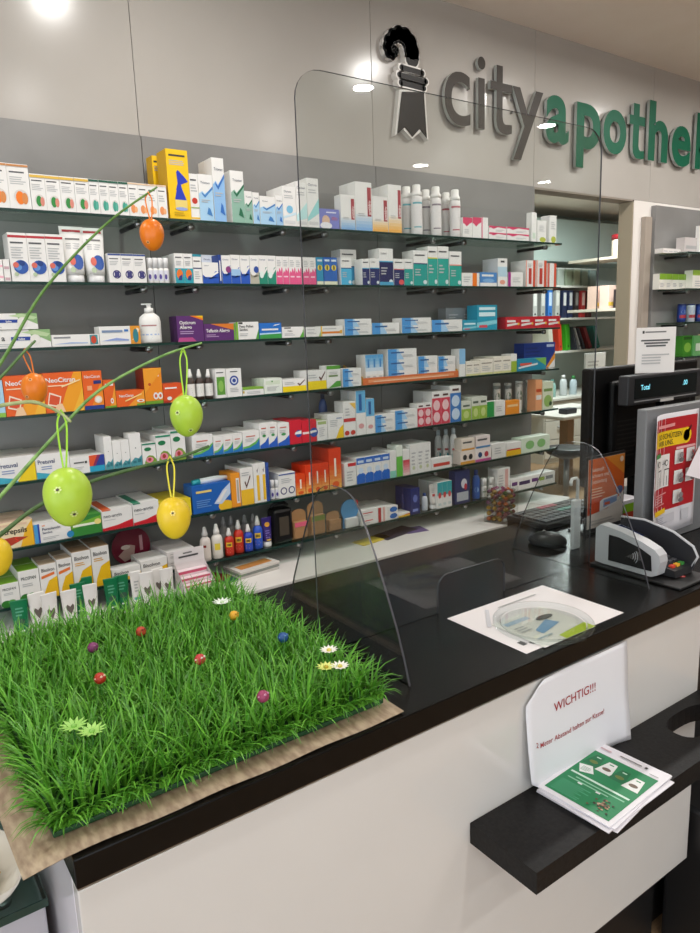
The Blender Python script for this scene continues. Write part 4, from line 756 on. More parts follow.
# lowest shelf
S = 6
pro = [('t', .12, .7, .1, 'PROSPAN', '#2A3A3A', .72), ('e', .25, .12, .3, .16, '#2F7A2A'), ('e', .55, .18, .22, .1, '#4A9A3A'), lines(.15, .5, .7, .62, 2)]
shelf_run(S, 2.5, 21, 585, 1, W, pro, 'short white box with ivy leaf and green lid', k=2, d=.07, top='#7AAE2A')
shelf_run(S, 21.4, 42, 572, 1, W, pro, 'tall white box with ivy leaf and green lid', k=2, d=.07, top='#7AAE2A')
bis = lambda b=True: [('p', [(.1, 0), (1, 0), (1, .6), (.5, .5), (.2, .2)], '#F2C01A'), ('t', .12, .78, .1, 'Bisolvon', '#4A4A4A', .76)] + ([('p', [(.08, .58), (.85, .66), (.85, .74), (.08, .66)], '#E87A3A')] if b else [('l', .12, .64, .7, .74, 2, '#E0A83A')])
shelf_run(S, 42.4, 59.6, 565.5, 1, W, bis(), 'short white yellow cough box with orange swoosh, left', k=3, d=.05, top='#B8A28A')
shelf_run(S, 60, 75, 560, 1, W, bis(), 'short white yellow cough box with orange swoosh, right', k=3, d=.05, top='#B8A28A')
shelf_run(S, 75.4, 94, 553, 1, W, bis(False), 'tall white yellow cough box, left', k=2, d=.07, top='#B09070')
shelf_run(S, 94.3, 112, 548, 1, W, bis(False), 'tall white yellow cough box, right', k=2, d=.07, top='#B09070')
fb = [('p', [(.1, 0), (1, 0), (1, .5), (.6, .3)], '#F2C01A'), ('t', .08, .55, .25, 'Bisolvon', '#4A4A4A', .7)]
shelf_run(S, 113, 141.5, 571, 1, W, fb, 'flat white yellow cough box before red disc, left', d=.05)
shelf_run(S, 142, 168, 562, 1, W, fb, 'flat white yellow cough box before red disc, right', k=2, d=.05)
shelf_run(S, 168.4, 196, 553, 1, '#E2DEDC', [head(.7, .1, .5), lines(.1, .3, .7, .55, 2)], 'white carton in the stack left of spray bottles', st=2, k=2, d=.08)
shelf_run(S, 361.5, 378, 511, 1, W, [('r', .1, .5, .7, .62, '#D0343A'), ('r', .1, .25, .5, .32, G2)], 'white box with red print, in stack of two', st=2, d=.07)
shelf_run(S, 378.4, 388, 508, 1, W, [('r', 0, 0, .3, 1, '#B83A3A'), ('r', .5, 0, .7, 1, '#E0B0A8')], 'white box with red stripes', k=2, d=.07)
shelf_run(S, 388.4, 398, 507, 1, W, [('e', .55, .25, .4, .2, '#2A6AB8'), ('e', .55, .75, .4, .2, '#2A6AB8')], 'white box with two blue ovals', k=2, d=.07)
shelf_run(S, 398.4, 410, 514, 1, W, [('r', 0, 0, 1, .4, '#F0C82A'), ('p', [(.3, .4), (1, .4), (1, .7)], '#E86A2A')], 'small white and yellow box', d=.06)
shelf_run(S, 411, 420, 489, 1, '#23306E', [('e', .5, .6, .25, .15, '#6A7AC0'), ('r', .2, .1, .8, .2, '#8A9AD8')], 'upright navy box behind screen', k=2, d=.05)
shelf_run(S, 437.5, 452, 483, 3, W, [('r', 0, .5, 1, 1, '#3AA8B0'), ('e', .5, .5, .3, .12, '#D84A4A'), ('r', .2, .1, .8, .2, '#C8D8D8')], 'white and teal box with red spot', k=2, d=.06)
shelf_run(S, 455.5, 470, 472, 1, '#2A3868', [('r', .1, .08, .9, .35, '#B8C0C8'), ('e', .6, .6, .2, .15, '#E0E0E8'), ('e', .7, .5, .1, .1, '#C83A4A')], 'dark blue blister pack behind screen', d=.04)
shelf_run(S, 497.5, 510, 469.5, 1, W, [('r', .6, .1, .85, .95, '#E2B0A8'), lines(.1, .3, .5, .8, 5)], 'upright white pink box above candy jar', d=.06)
shelf_run(S, 511, 555, 480, 1, W, [('r', .02, .45, .14, .75, PUR), ('r', .18, .4, .42, .7, '#3A2A5A'), ('r', .46, .45, .6, .75, PUR), ('r', .63, .42, .75, .72, '#9AB84A'), ('r', .78, .42, .95, .72, '#8A8F94')], 'long white box with purple and green blocks', d=.07)
# ================================================================ BOTTLES, TUBES AND OTHER THINGS ON THE SHELVES
def arc_label(mb, r, z0, z1, half, layers, n=8):
    """curved label sticker on the -y side of a cylinder"""
    seg = []
    for i in range(n+1):
        a = -math.pi/2 - half + 2*half*i/n; seg.append((r*math.cos(a), r*math.sin(a)))
    return seg
def place_cyl(r, z0, half):
    return lambda u, v, o: ((r+o)*math.cos(-math.pi/2-half+u/r), (r+o)*math.sin(-math.pi/2-half+u/r), z0+v)
def bottle(loc, h, r, body, cap, kind, labels, tagd, rough=.35, rz=-.45, clear=False):
    t = empty(tagd[3] if len(tagd) > 3 else 'bottle', loc, tagd[0], tagd[1], tagd[2], rz)
    mb = MB(); m = mat(body, rough); cm = mat(cap, .4)
    if kind == 'spray':      # slim bottle, tapered shoulder, finger pump with clear over-cap
        mb.lathe([(r*.9, 0), (r, .003), (r, h*.58), (r*.85, h*.65), (r*.5, h*.7), (r*.5, h*.72)], m, 18); mb.build('body', t)
        mb = MB(); mb.lathe([(r*.55, h*.72), (r*.55, h*.8), (r*.42, h*.86), (r*.3, h*.97), (r*.22, h)], cm, 14); mb.build('pump_cap', t)
    elif kind == 'pump':
        mb.lathe([(r*.92, 0), (r, .004), (r, h*.55), (r*.9, h*.66), (r*.6, h*.73), (r*.36, h*.77)], m, 22, sy=.7); mb.build('body', t)
        mb = MB(); mb.lathe([(r*.42, h*.77), (r*.42, h*.88), (r*.2, h*.89), (r*.2, h*.97)], cm, 14); mb.bbox(-r*.65, -r*.16, h*.965, r*.28, r*.16, h, cm, .001); mb.build('pump_head', t)
    elif kind == 'mousse':   # tall can with wide cap
        mb.lathe([(r*.95, 0), (r, .003), (r, h*.74), (r*.92, h*.77)], m, 20); mb.build('body', t)
        mb = MB(); mb.lathe([(r*.96, h*.77), (r*.94, h*.84), (r*.72, h*.88), (r*.72, h*.98), (r*.66, h)], cm, 20); mb.build('cap', t)
    elif kind == 'roll':
        mb.lathe([(r*.95, 0), (r, .002), (r, h*.55), (r*.8, h*.6)], m, 14); mb.build('body', t)
        mb = MB(); mb.lathe([(r*.95, h*.6), (r*.95, h*.97), (r*.8, h)], cm, 14); mb.build('cap', t)
    elif kind == 'flask':
        mb.lathe([(r*.9, 0), (r, .004), (r, h*.66), (r*.75, h*.78), (r*.42, h*.84)], m, 20, sy=.7); mb.build('body', t)
        mb = MB(); mb.lathe([(r*.5, h*.84), (r*.5, h*.97), (r*.4, h)], cm, 14); mb.build('cap', t)
    elif kind == 'can':
        mb.lathe([(r*.9, 0), (r, .004), (r, h*.92)], m, 20); mb.build('body', t)
        mb = MB(); mb.lathe([(r*.98, h*.92), (r*.98, h*.99), (r*.85, h)], cm, 20); mb.build('lid', t)
    for (v0, v1, half, lay, base) in labels:
        mb = MB(); sy = .7 if kind in ('pump', 'flask') else 1
        pc = place_cyl(r+.0004, v0*h, half); n = 10; Wd = 2*half*(r+.0004); Hl = (v1-v0)*h
        pl = lambda u, v, o: (pc(u, v, o)[0], pc(u, v, o)[1]*sy, pc(u, v, o)[2])
        vs_ = []; fs = []
        for i in range(n+1): vs_ += [pl(Wd*i/n, 0, 0), pl(Wd*i/n, Hl, 0)]
        for i in range(n): fs.append((2*i, 2*i+2, 2*i+3, 2*i+1))
        mb.add(vs_, fs, mat(base), True)
        strips = []
        for L in lay:
            if L[0] == 'r' and L[3]-L[1] > .3:
                k = 5
                strips += [('r', L[1]+(L[3]-L[1])*q/k, L[2], L[1]+(L[3]-L[1])*(q+1)/k, L[4], L[5]) for q in range(k)]
            else: strips.append(L)
        for L in strips: prints(mb, [L], Wd, Hl, pl, .0004)
        mb.build('label', t)
    return t
def on_shelf(s, px, dy=.03): z = SZ[s]+.0006; Y = YS+dy; return Vector((solve_x(px, Y, z), Y, z))
def hgt(p, yt): return solve_z(yt, p.x, p.y)-p.z
# mousse cans, top shelf
mlab = lambda c: [(.08, .7, 1.2, [('r', .1, .86, .9, .92, c), ('l', .2, .4, .8, .7, 3, '#B8B0B4'), ('r', .2, .1, .8, .14, c)], '#E6E2E0')]
for px, dy, yt, c, lb in ((407, .085, 187, '#6AB0B8', 'white can with teal print, back one of left pair'), (417, .035, 185, '#6AB0B8', 'white can with teal print, front one of left pair'),
                          (426, .09, 190, '#8A7F88', 'white can with grey print, back one of middle pair'), (436, .035, 187, '#8A7F88', 'white can with grey print, front one of middle pair'),
                          (446, .09, 193, '#B8606A', 'white can with rose print, back one of right pair'), (455, .035, 190, '#B8606A', 'white can with rose print, front one of right pair')):
    p = on_shelf(0, px, dy); bottle(p, hgt(p, yt), .0222, '#E9E6E4', '#F2F0EC', 'mousse', mlab(c), (lb + ' on top shelf', 'can', 'white mousse cans on the top shelf', 'mousse_can'))
# tubes standing on their caps
def tube(loc, h, w, body, cap, layers, tagd, rz=0, capf=.16):
    t = empty('cream_tube', loc, tagd[0], 'tube', tagd[1], rz); mb = MB(); n = 18; S_ = 6; r = w*.40
    vs_, fs = [], []
    for i in range(S_+1):
        f = i/S_; a = r+(w/2-r)*f; b = r*(1-f)+.0008*f; z = h*capf+(h*.96-h*capf)*f
        for k in range(n): q = 2*math.pi*k/n; vs_.append((a*math.cos(q), b*math.sin(q), z))
    for k in range(n): q = 2*math.pi*k/n; vs_.append((w/2*math.cos(q), .0008*math.sin(q), h))
    for i in range(S_+1):
        for k in range(n): k2 = (k+1) % n; fs.append((i*n+k, i*n+k2, (i+1)*n+k2, (i+1)*n+k))
    fs.append(tuple(range(n))[::-1]); fs.append(tuple((S_+1)*n+k for k in range(n)))
    mb.add(vs_, fs, mat(body, .35), True); bo = mb.build('body', t)
    mb = MB(); mb.lathe([(r*.86, 0), (r*.9, .002), (r*.92, h*capf-.0006)], mat(cap, .4), 18); mb.build('cap', t)
    mb = MB()
    def pl(u, v, o):
        f = (v-h*capf)/(h*.96-h*capf); a = r+(w/2-r)*f; b = r*(1-f)+.0008*f; x = max(-.98*a, min(.98*a, u-w/2))
        return (x, -b*math.sqrt(max(0, 1-(x/a)**2))-.0006-o, v)
    prints(mb, layers, w, h, pl, .0003); mb.build('print', t)
    return t
red = [('r', .12, .9, .88, .94, '#B8303A'), ('r', .2, .76, .5, .79, '#777'), ('r', .5, .76, .8, .79, '#777'), ('l', .2, .6, .8, .72, 3, G2), ('e', .6, .36, .25, .14, '#2C57A8'), ('e', .38, .38, .12, .08, '#D86A5A'), ('e', .35, .22, .1, .05, '#B8C8A8')]
for px, yt, lb in ((76, 226.5, 'white tube with red stripe and blue picture, left of two'), (96.5, 228, 'white tube with red stripe and blue picture, right of two')):
    p = on_shelf(1, px, .03); tube(p, hgt(p, yt), .068, W, '#E4E4E4', red, (lb, 'white tubes on the second shelf'), 0, .14)
for i in range(4):
    p = on_shelf(1, 151+i*5.3, .02); bottle(p, hgt(p, 258), .0088, W, '#E9E9E9', 'roll', [(.08, .5, 1.1, [('e', .5, .4, .2, .25, '#4A3A8A')], '#DADAE4')], ('slim white roll-on stick, %s of four, second shelf' % ['first', 'second', 'third', 'last'][i], 'stick', 'roll-on sticks on the second shelf', 'roll_on_stick'))
# pump bottle, third shelf
p = on_shelf(2, 151.5, .035)
bottle(p, hgt(p, 303.5), .0335, '#EEEDE9', '#F2F1EE', 'pump', [(.08, .5, 1.15, [('r', .15, .82, .8, .9, '#B07A7A'), ('l', .15, .5, .85, .75, 2, '#9AA2B8'), ('r', .05, .28, .9, .36, '#A9BCE0'), ('l', .15, .05, .6, .2, 2, G2)], '#EDECE8')], ('white lotion bottle with pump head on the third shelf', 'bottle', None, 'pump_bottle'))
# brown spray bottles, fourth shelf
for i, px in enumerate((191.5, 200.5, 209.5)):
    p = on_shelf(3, px, .03); bottle(p, hgt(p, 369), .0145, '#3A2A22', '#EDEBE6', 'spray', [(.1, .52, 1.3, [('l', .2, .3, .8, .8, 3, '#9AA0A0')], '#E6E4DE')], ('brown nasal spray bottle with white label, %s of three, fourth shelf' % ['left', 'middle', 'right'][i], 'bottle', 'brown spray bottles on the fourth shelf', 'spray_bottle'))
# fifth shelf: blue flask, white bottles with green round logo
p = on_shelf(4, 324, .145); bottle(p, hgt(p, 392), .017, '#2A4A88', '#20304E', 'flask', [], ('dark blue flask behind the white yellow boxes, fifth shelf', 'bottle', None, 'flask'))
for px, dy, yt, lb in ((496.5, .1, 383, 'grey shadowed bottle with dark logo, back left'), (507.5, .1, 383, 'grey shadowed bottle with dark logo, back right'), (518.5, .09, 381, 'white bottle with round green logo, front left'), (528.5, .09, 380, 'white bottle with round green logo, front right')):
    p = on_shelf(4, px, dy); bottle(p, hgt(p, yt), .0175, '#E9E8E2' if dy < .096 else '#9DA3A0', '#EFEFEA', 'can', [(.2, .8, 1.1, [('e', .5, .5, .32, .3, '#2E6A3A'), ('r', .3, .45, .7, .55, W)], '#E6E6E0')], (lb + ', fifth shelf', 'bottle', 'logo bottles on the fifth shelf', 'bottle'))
# sixth shelf: stick lying on blue box, roll-ons, white flasks
X = on_shelf(5, 194, .03); zt = solve_z(487, X.x, YS+.006)
t = empty('thermometer_stick', (X.x, YS+.03, zt), 'white stick with teal cap lying on the blue box, sixth shelf', 'stick')
mb = MB(); mb.tube([(.028, 0, .011), (.09, .005, .011), (.15, .01, .010)], [.0095, .011, .006], mat('#E4E8EA', .35), 10); mb.build('body', t)
mb = MB(); mb.tube([(0, -.002, .0105), (.0275, 0, .0105)], [.0085, .0104], mat('#2AA0A8', .35), 10); mb.build('cap', t)
for i in range(2):
    p = on_shelf(5, 272.8+i*4.6, .02); bottle(p, hgt(p, 480), .0085, W, '#E9E9E9', 'roll', [(.08, .5, 1.1, [('e', .5, .4, .2, .25, '#4A3A8A')], '#DADAE4')], ('slim white roll-on stick, %s of two, sixth shelf' % ['left', 'right'][i], 'stick', 'roll-on sticks on the sixth shelf', 'roll_on_stick'))
for i, (px, dy) in enumerate(((438.5, .135), (446, .10), (453.5, .062))):
    p = on_shelf(5, px, dy); bottle(p, hgt(p, 430-i*1), .017, '#E8E9E8', '#C8D4DC', 'flask', [(.08, .5, 1.0, [('e', .5, .35, .3, .2, '#2A9AA0'), ('r', .25, .7, .75, .85, '#B85A5A')], '#E6E6E4')], ('white flask with teal mark and pale cap, %s of three, sixth shelf' % ['left', 'middle', 'right'][i], 'bottle', 'white flasks on the sixth shelf', 'flask'))
# lowest shelf: insect sprays
yl = lambda c='#F0C838': [(.08, .55, .9, [('r', .15, .55, .85, .9, c), ('r', .25, .62, .75, .8, '#3A3020'), ('l', .2, .1, .8, .45, 3, '#E8B8A0')], None)]
def spray(px, yt, dy, col, cap, lb, lab, r=.0175):
    p = on_shelf(6, px, dy); L = [(a, b, c, d, col if e is None else e) for a, b, c, d, e in lab]
    bottle(p, hgt(p, yt), r, col, cap, 'spray', L, (lb + ', lowest shelf', 'bottle', 'spray bottles on the lowest shelf', 'spray_bottle'))
spray(206.5, 527, .022, '#D8CFC8', '#C4C2C0', 'translucent pale spray bottle with grey cap, leftmost', [(.1, .5, 1, [('r', .1, .8, .6, .98, '#8A2A2A')], '#E2D8D0')], .0185)
spray(218, 524, .022, '#E6E2DA', '#EDEBE6', 'white spray bottle with yellow label', [(.12, .55, 1, [('r', .3, .35, .8, .8, '#F0D84A')], '#E6E2DA')], .0195)
spray(230, 528, .022, '#C8301E', '#E6E4E0', 'shorter red spray bottle with yellow label', yl(), .0165)
spray(239.5, 520, .030, '#C8301E', '#E6E4E0', 'taller red spray bottle with yellow label', yl())
spray(249, 524, .022, '#2848B8', '#E6E4E0', 'shorter blue spray bottle with yellow label', yl(), .0165)
spray(258.5, 516, .030, '#2A5AC8', '#E6E4E0', 'taller blue spray bottle with yellow label', yl())
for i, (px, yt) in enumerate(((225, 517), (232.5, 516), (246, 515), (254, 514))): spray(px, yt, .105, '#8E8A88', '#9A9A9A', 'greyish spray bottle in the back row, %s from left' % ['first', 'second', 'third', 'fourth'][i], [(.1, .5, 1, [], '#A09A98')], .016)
p = on_shelf(6, 267.5, .03); tube(p, hgt(p, 517), .042, '#3A2A78', W, [('e', .5, .75, .25, .08, '#E8A83A'), ('l', .25, .3, .75, .6, 4, '#8A7AC0'), ('e', .5, .24, .25, .03, '#D8B04A')], ('purple tube with white cap beside blue spray bottles, lowest shelf', None), 0, .18)
# black wash bag and hanging cards
t = empty('wash_bag', on_shelf(6, 281, .045), 'black glossy cosmetic bag beside purple tube, lowest shelf', 'bag')
mb = MB(); mb.bbox(-.04, -.03, 0, .04, .03, .13, mat('#161516', .3), .012); mb.build('body', t)
mb = MB(); mb.tube([(-.035, 0, .135), (-.02, 0, .146), (.02, 0, .146), (.035, 0, .135)], .006, mat('#1A191A', .4), 8); mb.build('handle', t)
mb = MB(); mb.box(-.02, -.0315, .03, .02, -.0305, .1, mat('#4A4238', .4)); mb.build('label', t)
def hang_card(px, yt, w, label, band, dy=.03):
    p = on_shelf(6, px, dy); h = hgt(p, yt); t = empty('hanging_card_pack', p, label, 'pack', 'tan card packs on the lowest shelf')
    mb = MB(); pts = [(-w/2, 0), (w/2, 0), (w/2, h*.82)] + corner(0, h*.82, w/2, 0, 180, 10)[1:-1] + [(-w/2, h*.82)]
    pts = [(x, min(z, h*.82+(z-h*.82)*(h*.18/(w/2)))) for x, z in pts]
    slab(mb, pts, -.002, .002, mat(TAN, .6), mat('#9A744C', .6)); mb.build('backing_card', t)
    mb = MB(); mb.bbox(-w*.44, -.022, .006, w*.44, -.0025, h*.62, mat('#A98058', .35), .004); o = mb.build('blister', t)
    mb = MB(); mb.box(-w*.42, -.0228, h*.45, w*.42, -.0222, h*.6, mat(band)); mb.build('label', o)
hang_card(299, 509, .066, 'tan card pack with pink band, lowest shelf', '#D8607A')
hang_card(316, 501, .07, 'tan card pack with green band, lowest shelf', '#7A8A3A')
hang_card(333, 511, .06, 'plain tan card pack rightmost of three, lowest shelf', '#B88A60')
p = on_shelf(6, 350, .03); h = hgt(p, 498)
t = empty('round_card_pack', p, 'round light blue card pack behind screen fin, lowest shelf', 'pack'); mb = MB()
slab(mb, [(-.035, 0), (.035, 0)] + corner(0, h*.6, .042, -40, 220, 14), -.003, .003, mat('#4F9AD0', .4), mat('#3F7FB0', .4)); mb.build('card', t)
mb = MB(); mb.bbox(-.03, -.02, .002, .03, -.0035, h*.35, mat('#E6E6E6', .4), .004); mb.build('box_front', t)
p = on_shelf(6, 356, .06); bottle(p, hgt(p, 500), .012, '#E6E4E2', '#D0343A', 'roll', [], ('small white bottle with red cap by round blue pack', 'bottle', None, 'bottle'))
p = on_shelf(6, 404, .06); bottle(p, hgt(p, 490), .013, '#2A3470', '#38447E', 'flask', [], ('small navy bottle beside upright navy box, lowest shelf', 'bottle', None, 'bottle'))
p = on_shelf(6, 424.5, .03); bottle(p, hgt(p, 493), .014, '#D6DEE8', '#3F5FA0', 'flask', [], ('small pale bottle with blue cap, lowest shelf', 'bottle', None, 'bottle'))
p = on_shelf(6, 432.5, .03); tube(p, hgt(p, 484), .036, '#E6E2DE', '#EFEFEF', [('r', .3, .5, .7, .6, '#C83A3A'), ('l', .25, .65, .75, .85, 3, G2)], ('white tube with red mark behind screen, lowest shelf', None))
p = on_shelf(6, 476, .03); bottle(p, hgt(p, 470), .018, '#2A5AA8', '#2A4A90', 'flask', [(.1, .55, 1, [('e', .5, .5, .3, .2, '#8AB0E0')], '#2A5AA8')], ('tall blue flask left of candy jar, lowest shelf', 'bottle', None, 'flask'))
for i, px in enumerate((483.5, 490.5)):
    p = on_shelf(6, px, .03); bottle(p, hgt(p, 478-i), .0145, '#E2E2DE', '#EDEDEA', 'roll', [(.1, .5, 1, [('r', .2, .4, .8, .6, '#8A9A8A')], '#DADAD6')], ('small white bottle behind candy jar, %s of two' % ['left', 'right'][i], 'bottle', 'white bottles behind the candy jar', 'bottle'))
# dark red round sign behind the flat boxes
c = on_y(131, 546, YS+.15); t = empty('round_sign', (c.x, c.y, SZ[6]), 'dark red round display sign behind flat boxes, lowest shelf', 'sign')
mb = MB(); R = c.z-SZ[6]+.0; R = min(R, .085)
slab(mb, corner(0, R, R, 0, 360, 28)[:-1], -.002, .002, mat('#7A1430', .35), mat('#5A1024', .4)); mb.build('disc', t)
mb = MB(); prints(mb, [('p', [(.15, .3), (.45, .55), (.6, .5), (.55, .2), (.3, .12)], '#C9A8A0'), ('r', .72, .35, .8, .75, '#D8A8B0'), ('e', .35, .5, .12, .06, '#E8D8D0')], 2*R, 2*R, lambda u, v, o: (u-R, -.0022-o, v)); mb.build('print', t)
# ================================================================ THINGS ON THE WHITE WORKTOP
heart = [('p', [(.5, .38), (.72, .52), (.74, .6), (.66, .64), (.5, .58)], '#6A625C'), ('p', [(.5, .38), (.5, .58), (.34, .64), (.26, .6), (.28, .52)], '#6A625C'), ('r', .44, .26, .56, .3, '#777'), ('l', .3, .12, .7, .18, 1, G2)]
gt = [('l', .25, .6, .75, .85, 3, '#5FA88A'), ('e', .5, .45, .25, .08, '#3A5A4A'), ('r', .35, .2, .65, .24, '#D8E8DE')]
def wtop(px, py): return on_z(px, py, ZW+.0005)
def tube_at(px, py, yt, w, kind, lb, grp, rz=0):
    p = wtop(px, py)
    if kind == 'h': tube(p, hgt(p, yt), w, '#EDEBE8', '#E9E7E4', heart, (lb, grp), rz)
    elif kind == 'g': tube(p, hgt(p, yt), w, '#14764A', '#12683F', gt, (lb, grp), rz)
    else: tube(p, hgt(p, yt), w, '#EDEBE8', '#E9E7E4', [('r', .2, .3, .5, .36, '#4FB0B0'), ('r', .5, .3, .8, .36, '#4FB0B0'), ('l', .3, .5, .7, .8, 4, G2)], (lb, grp), rz)
GH = 'hand cream tubes on the white worktop'
for a in ((23, 637, 600, .046, 'g', 'dark green cream tube leftmost on the white worktop'), (40, 632, 592.5, .046, 'h', 'white heart tube leftmost on the white worktop'), (53, 633, 593, .046, 'h', 'white heart tube second from left on worktop'),
          (72, 627, 590, .046, 'h', 'white heart tube third from left on worktop'), (80.5, 616, 583, .045, 'g', 'dark green cream tube behind the third heart tube'), (88, 612, 577, .045, 'g', 'dark green cream tube standing further back, centre'), (93.5, 622, 584, .042, 'h', 'white heart tube right of the centre green tubes'),
          (113.5, 613, 578, .044, 'g', 'dark green cream tube with pale band pair, left'), (124, 609, 575, .044, 'g', 'dark green cream tube with pale band pair, right'), (119, 603, 570, .042, 'g', 'dark green cream tube at back of the pair'),
          (138.5, 610, 571, .034, 'p', 'slim white tube with teal band on worktop'), (149, 609, 572, .044, 'h', 'white heart tube fourth from left on worktop'), (159.5, 603, 568, .042, 'h', 'white heart tube fifth from left on worktop'), (169, 604, 568, .044, 'h', 'white heart tube rightmost on worktop')):
    tube_at(*a, GH, random.uniform(-.15, .15))
# pink and white counter display with header card
p = wtop(189, 604); t = empty('leaflet_display_box', (p.x, p.y, p.z), 'white counter display box with pink slim packs and header card', 'display box')
mb = MB(); wd, dp = .105, .10
mb.add([(0, 0, 0), (wd, 0, 0), (wd, dp, 0), (0, dp, 0), (0, 0, .03), (wd, 0, .03), (wd, dp, .105), (0, dp, .105)], [(0, 1, 5, 4), (1, 2, 6, 5), (3, 0, 4, 7), (2, 3, 7, 6), (0, 3, 2, 1)], mat('#EAE4E4', .5)); mb.build('carton', t)
mb = MB(); mb.box(0, dp+.0005, 0, wd, dp+.0025, .15, mat('#EFEBEB', .5)); prints(mb, [('r', .3, .9, .6, .93, '#777'), ('r', .15, .82, .8, .86, '#555')], wd, .15, lambda u, v, o: (u, dp-o, v)); mb.build('header_card', t)
for i in range(4):
    mb = MB(); y = .006+i*.024; z = .032+i*.0175; mb.bbox(.003, y, .003, wd-.003, y+.02, z, mat('#F0DCE2', .45), .001)
    prints(mb, [('r', .0, .86, 1, .97, '#D85A7A'), ('r', .08, .6, .8, .75, '#D8A0B0')], wd-.006, z-.003, lambda u, v, o: (.003+u, y-o, .003+v)); mb.build('slim_pack', t)
# flat prints and magazines under the lowest shelf
def flat_sheet(p, w, d, h, col, rz, name, label, cat, layers=(), grp=None):
    mb = MB(); mb.bbox(-w/2, -d/2, 0, w/2, d/2, h, mat(col, .5), min(.0008, h*.3))
    prints(mb, list(layers), w, d, lambda u, v, o: (u-w/2, v-d/2, h+o), .0002)
    return tag(mb.build(name, None, p, (0, 0, rz)), label, cat, grp)
flat_sheet(wtop(216, 578), .07, .1, .006, '#7A1F24', .5, 'booklet', 'dark red booklet lying on worktop below spray bottles', 'booklet')
flat_sheet(wtop(226, 579), .06, .09, .005, '#1E5A4E', .2, 'booklet', 'dark green booklet lying on worktop beside red one', 'booklet')
for i, c in enumerate(('#C9C5C0', '#8A8F8A', '#D8D4CE')):
    pp = wtop(251, 571); flat_sheet((pp.x+.002*i, pp.y, pp.z+i*.0095), .17, .11, .009, c, .08+.03*i, 'magazine', '%s magazine of the stack lying below the blue spray bottles' % ['lowest', 'middle', 'topmost'][i], 'magazine', [('r', .1, .2, .9, .6, ('#B8B0A0', '#7A8A80', '#C98A4A')[i])], 'magazine stack')
flat_sheet(wtop(372, 540), .16, .07, .003, '#D8C24A', .15, 'leaflet', 'yellow leaflet lying on the worktop behind the screen fin', 'leaflet')
flat_sheet(wtop(395, 533), .2, .09, .003, '#3A3444', .2, 'leaflet', 'dark folder lying on the worktop behind the screen', 'folder')
flat_sheet(wtop(414, 530), .1, .08, .002, '#6A5A8A', -.2, 'leaflet', 'violet leaflet lying on the worktop behind the screen', 'leaflet')
flat_sheet(wtop(548, 500), .21, .14, .002, '#E4E4E2', .3, 'paper_sheet', 'blank white sheet lying on worktop right of candy jar', 'paper')
# candy jar
p = wtop(501, 520.5); hh = hgt(p, 487); t = empty('candy_jar', p, 'clear square jar full of colourful wrapped candies on worktop', 'jar', rz=.3)
mb = MB(); r = .055
mb.add([(-r, -r, .001), (r, -r, .001), (r, r, .001), (-r, r, .001), (-r, -r, hh), (r, -r, hh), (r, r, hh), (-r, r, hh)], [(0, 1, 5, 4), (1, 2, 6, 5), (2, 3, 7, 6), (3, 0, 4, 7)], M_PLEXI); mb.build('clear_walls', t)
mb = MB(); mb.box(-r, -r, 0, r, r, .0008, M_PLEXI); mb.build('bottom', t)
mb = MB(); rc = random.Random(5)
for i in range(4):
    for j in range(4):
        for k in range(int(hh/.024)):
            q = (-.0385+.0257*i, -.0385+.0257*j, .014+.024*k); rx_ = rc.uniform(.010, .0125)
            mb.lathe([(.002, -rx_*.9), (rx_*.8, -rx_*.45), (rx_, 0), (rx_*.8, rx_*.45), (.002, rx_*.9)], mat(rc.choice(['#8A6A14', '#7A2A58', '#8A2A20', '#A8501A', '#5A1E4E', '#9A9A98', '#2E4A20', '#B08A28', '#6A1A2A']), .2), 8, (q[0]+rc.uniform(-.0015, .0015), q[1]+rc.uniform(-.0015, .0015), q[2]))
o = mb.build('wrapped_candies', t); o['kind'] = 'stuff'
# ================================================================ THINGS ON THE SALES COUNTER
# printed sheet and round change dish
mb = MB(); vs_ = [(-.1485, -.105, 0), (.1485, -.105, 0), (.1485, .105, 0), (-.1485, .105, 0)]
mb.bbox(-.1485, -.105, 0, .1485, .105, .0008, mat('#E6E1E2', .5), .0002)
prints(mb, [('r', .07, .12, .11, .2, '#444'), ('r', .13, .08, .16, .14, '#444'), ('r', .24, .05, .27, .11, '#444'), ('r', .33, .04, .37, .1, '#444'), ('r', .4, .85, .8, .87, '#AAA'), ('p', [(.1, .6), (.3, .9), (.32, .88), (.12, .57)], '#C8C8CE')], .297, .21, lambda u, v, o: (u-.1485, v-.105, .0008+o))
tag(mb.build('paper_sheet', None, (1.092, .912, ZC+.0004), (0, 0, .0)), 'white printed sheet lying on black counter under the round dish', 'paper')
M_ACR = glass_mat('thick_acrylic', '#F7F9F9', 1.3, .9, .03)
t = empty('change_dish', (1.062, .868, ZC+.0014), 'clear round acrylic change dish with colourful printed insert', 'dish')
mb = MB(); R = .098
prof = [(R-.012, .004), (R-.004, .0), (R, .004), (R, .010), (R-.003, .013), (R-.008, .011), (R-.011, .008), (R-.016, .006)]
n = 48; vs_ = []; fs = []
for r, z in prof:
    for k in range(n): a = 2*math.pi*k/n; vs_.append((r*math.cos(a), r*math.sin(a), z+.0018))
m_ = len(prof)
for i in range(m_):
    for k in range(n): k2 = (k+1) % n; i2 = (i+1) % m_; fs.append((i*n+k, i*n+k2, i2*n+k2, i2*n+k))
mb.add(vs_, fs, M_ACR, True); mb.build('rim', t)
mb = MB(); mb.lathe([(.0, .0035), (R-.016, .0035), (R-.016, .006), (0, .006)], M_PLEXI, 40, smooth=False); mb.build('bottom_plate', t)
mb = MB(); iw, ih = .15, .135
mb.box(-iw/2, -ih/2, .0005, iw/2, ih/2, .0012, mat('#E9E8E2', .5))
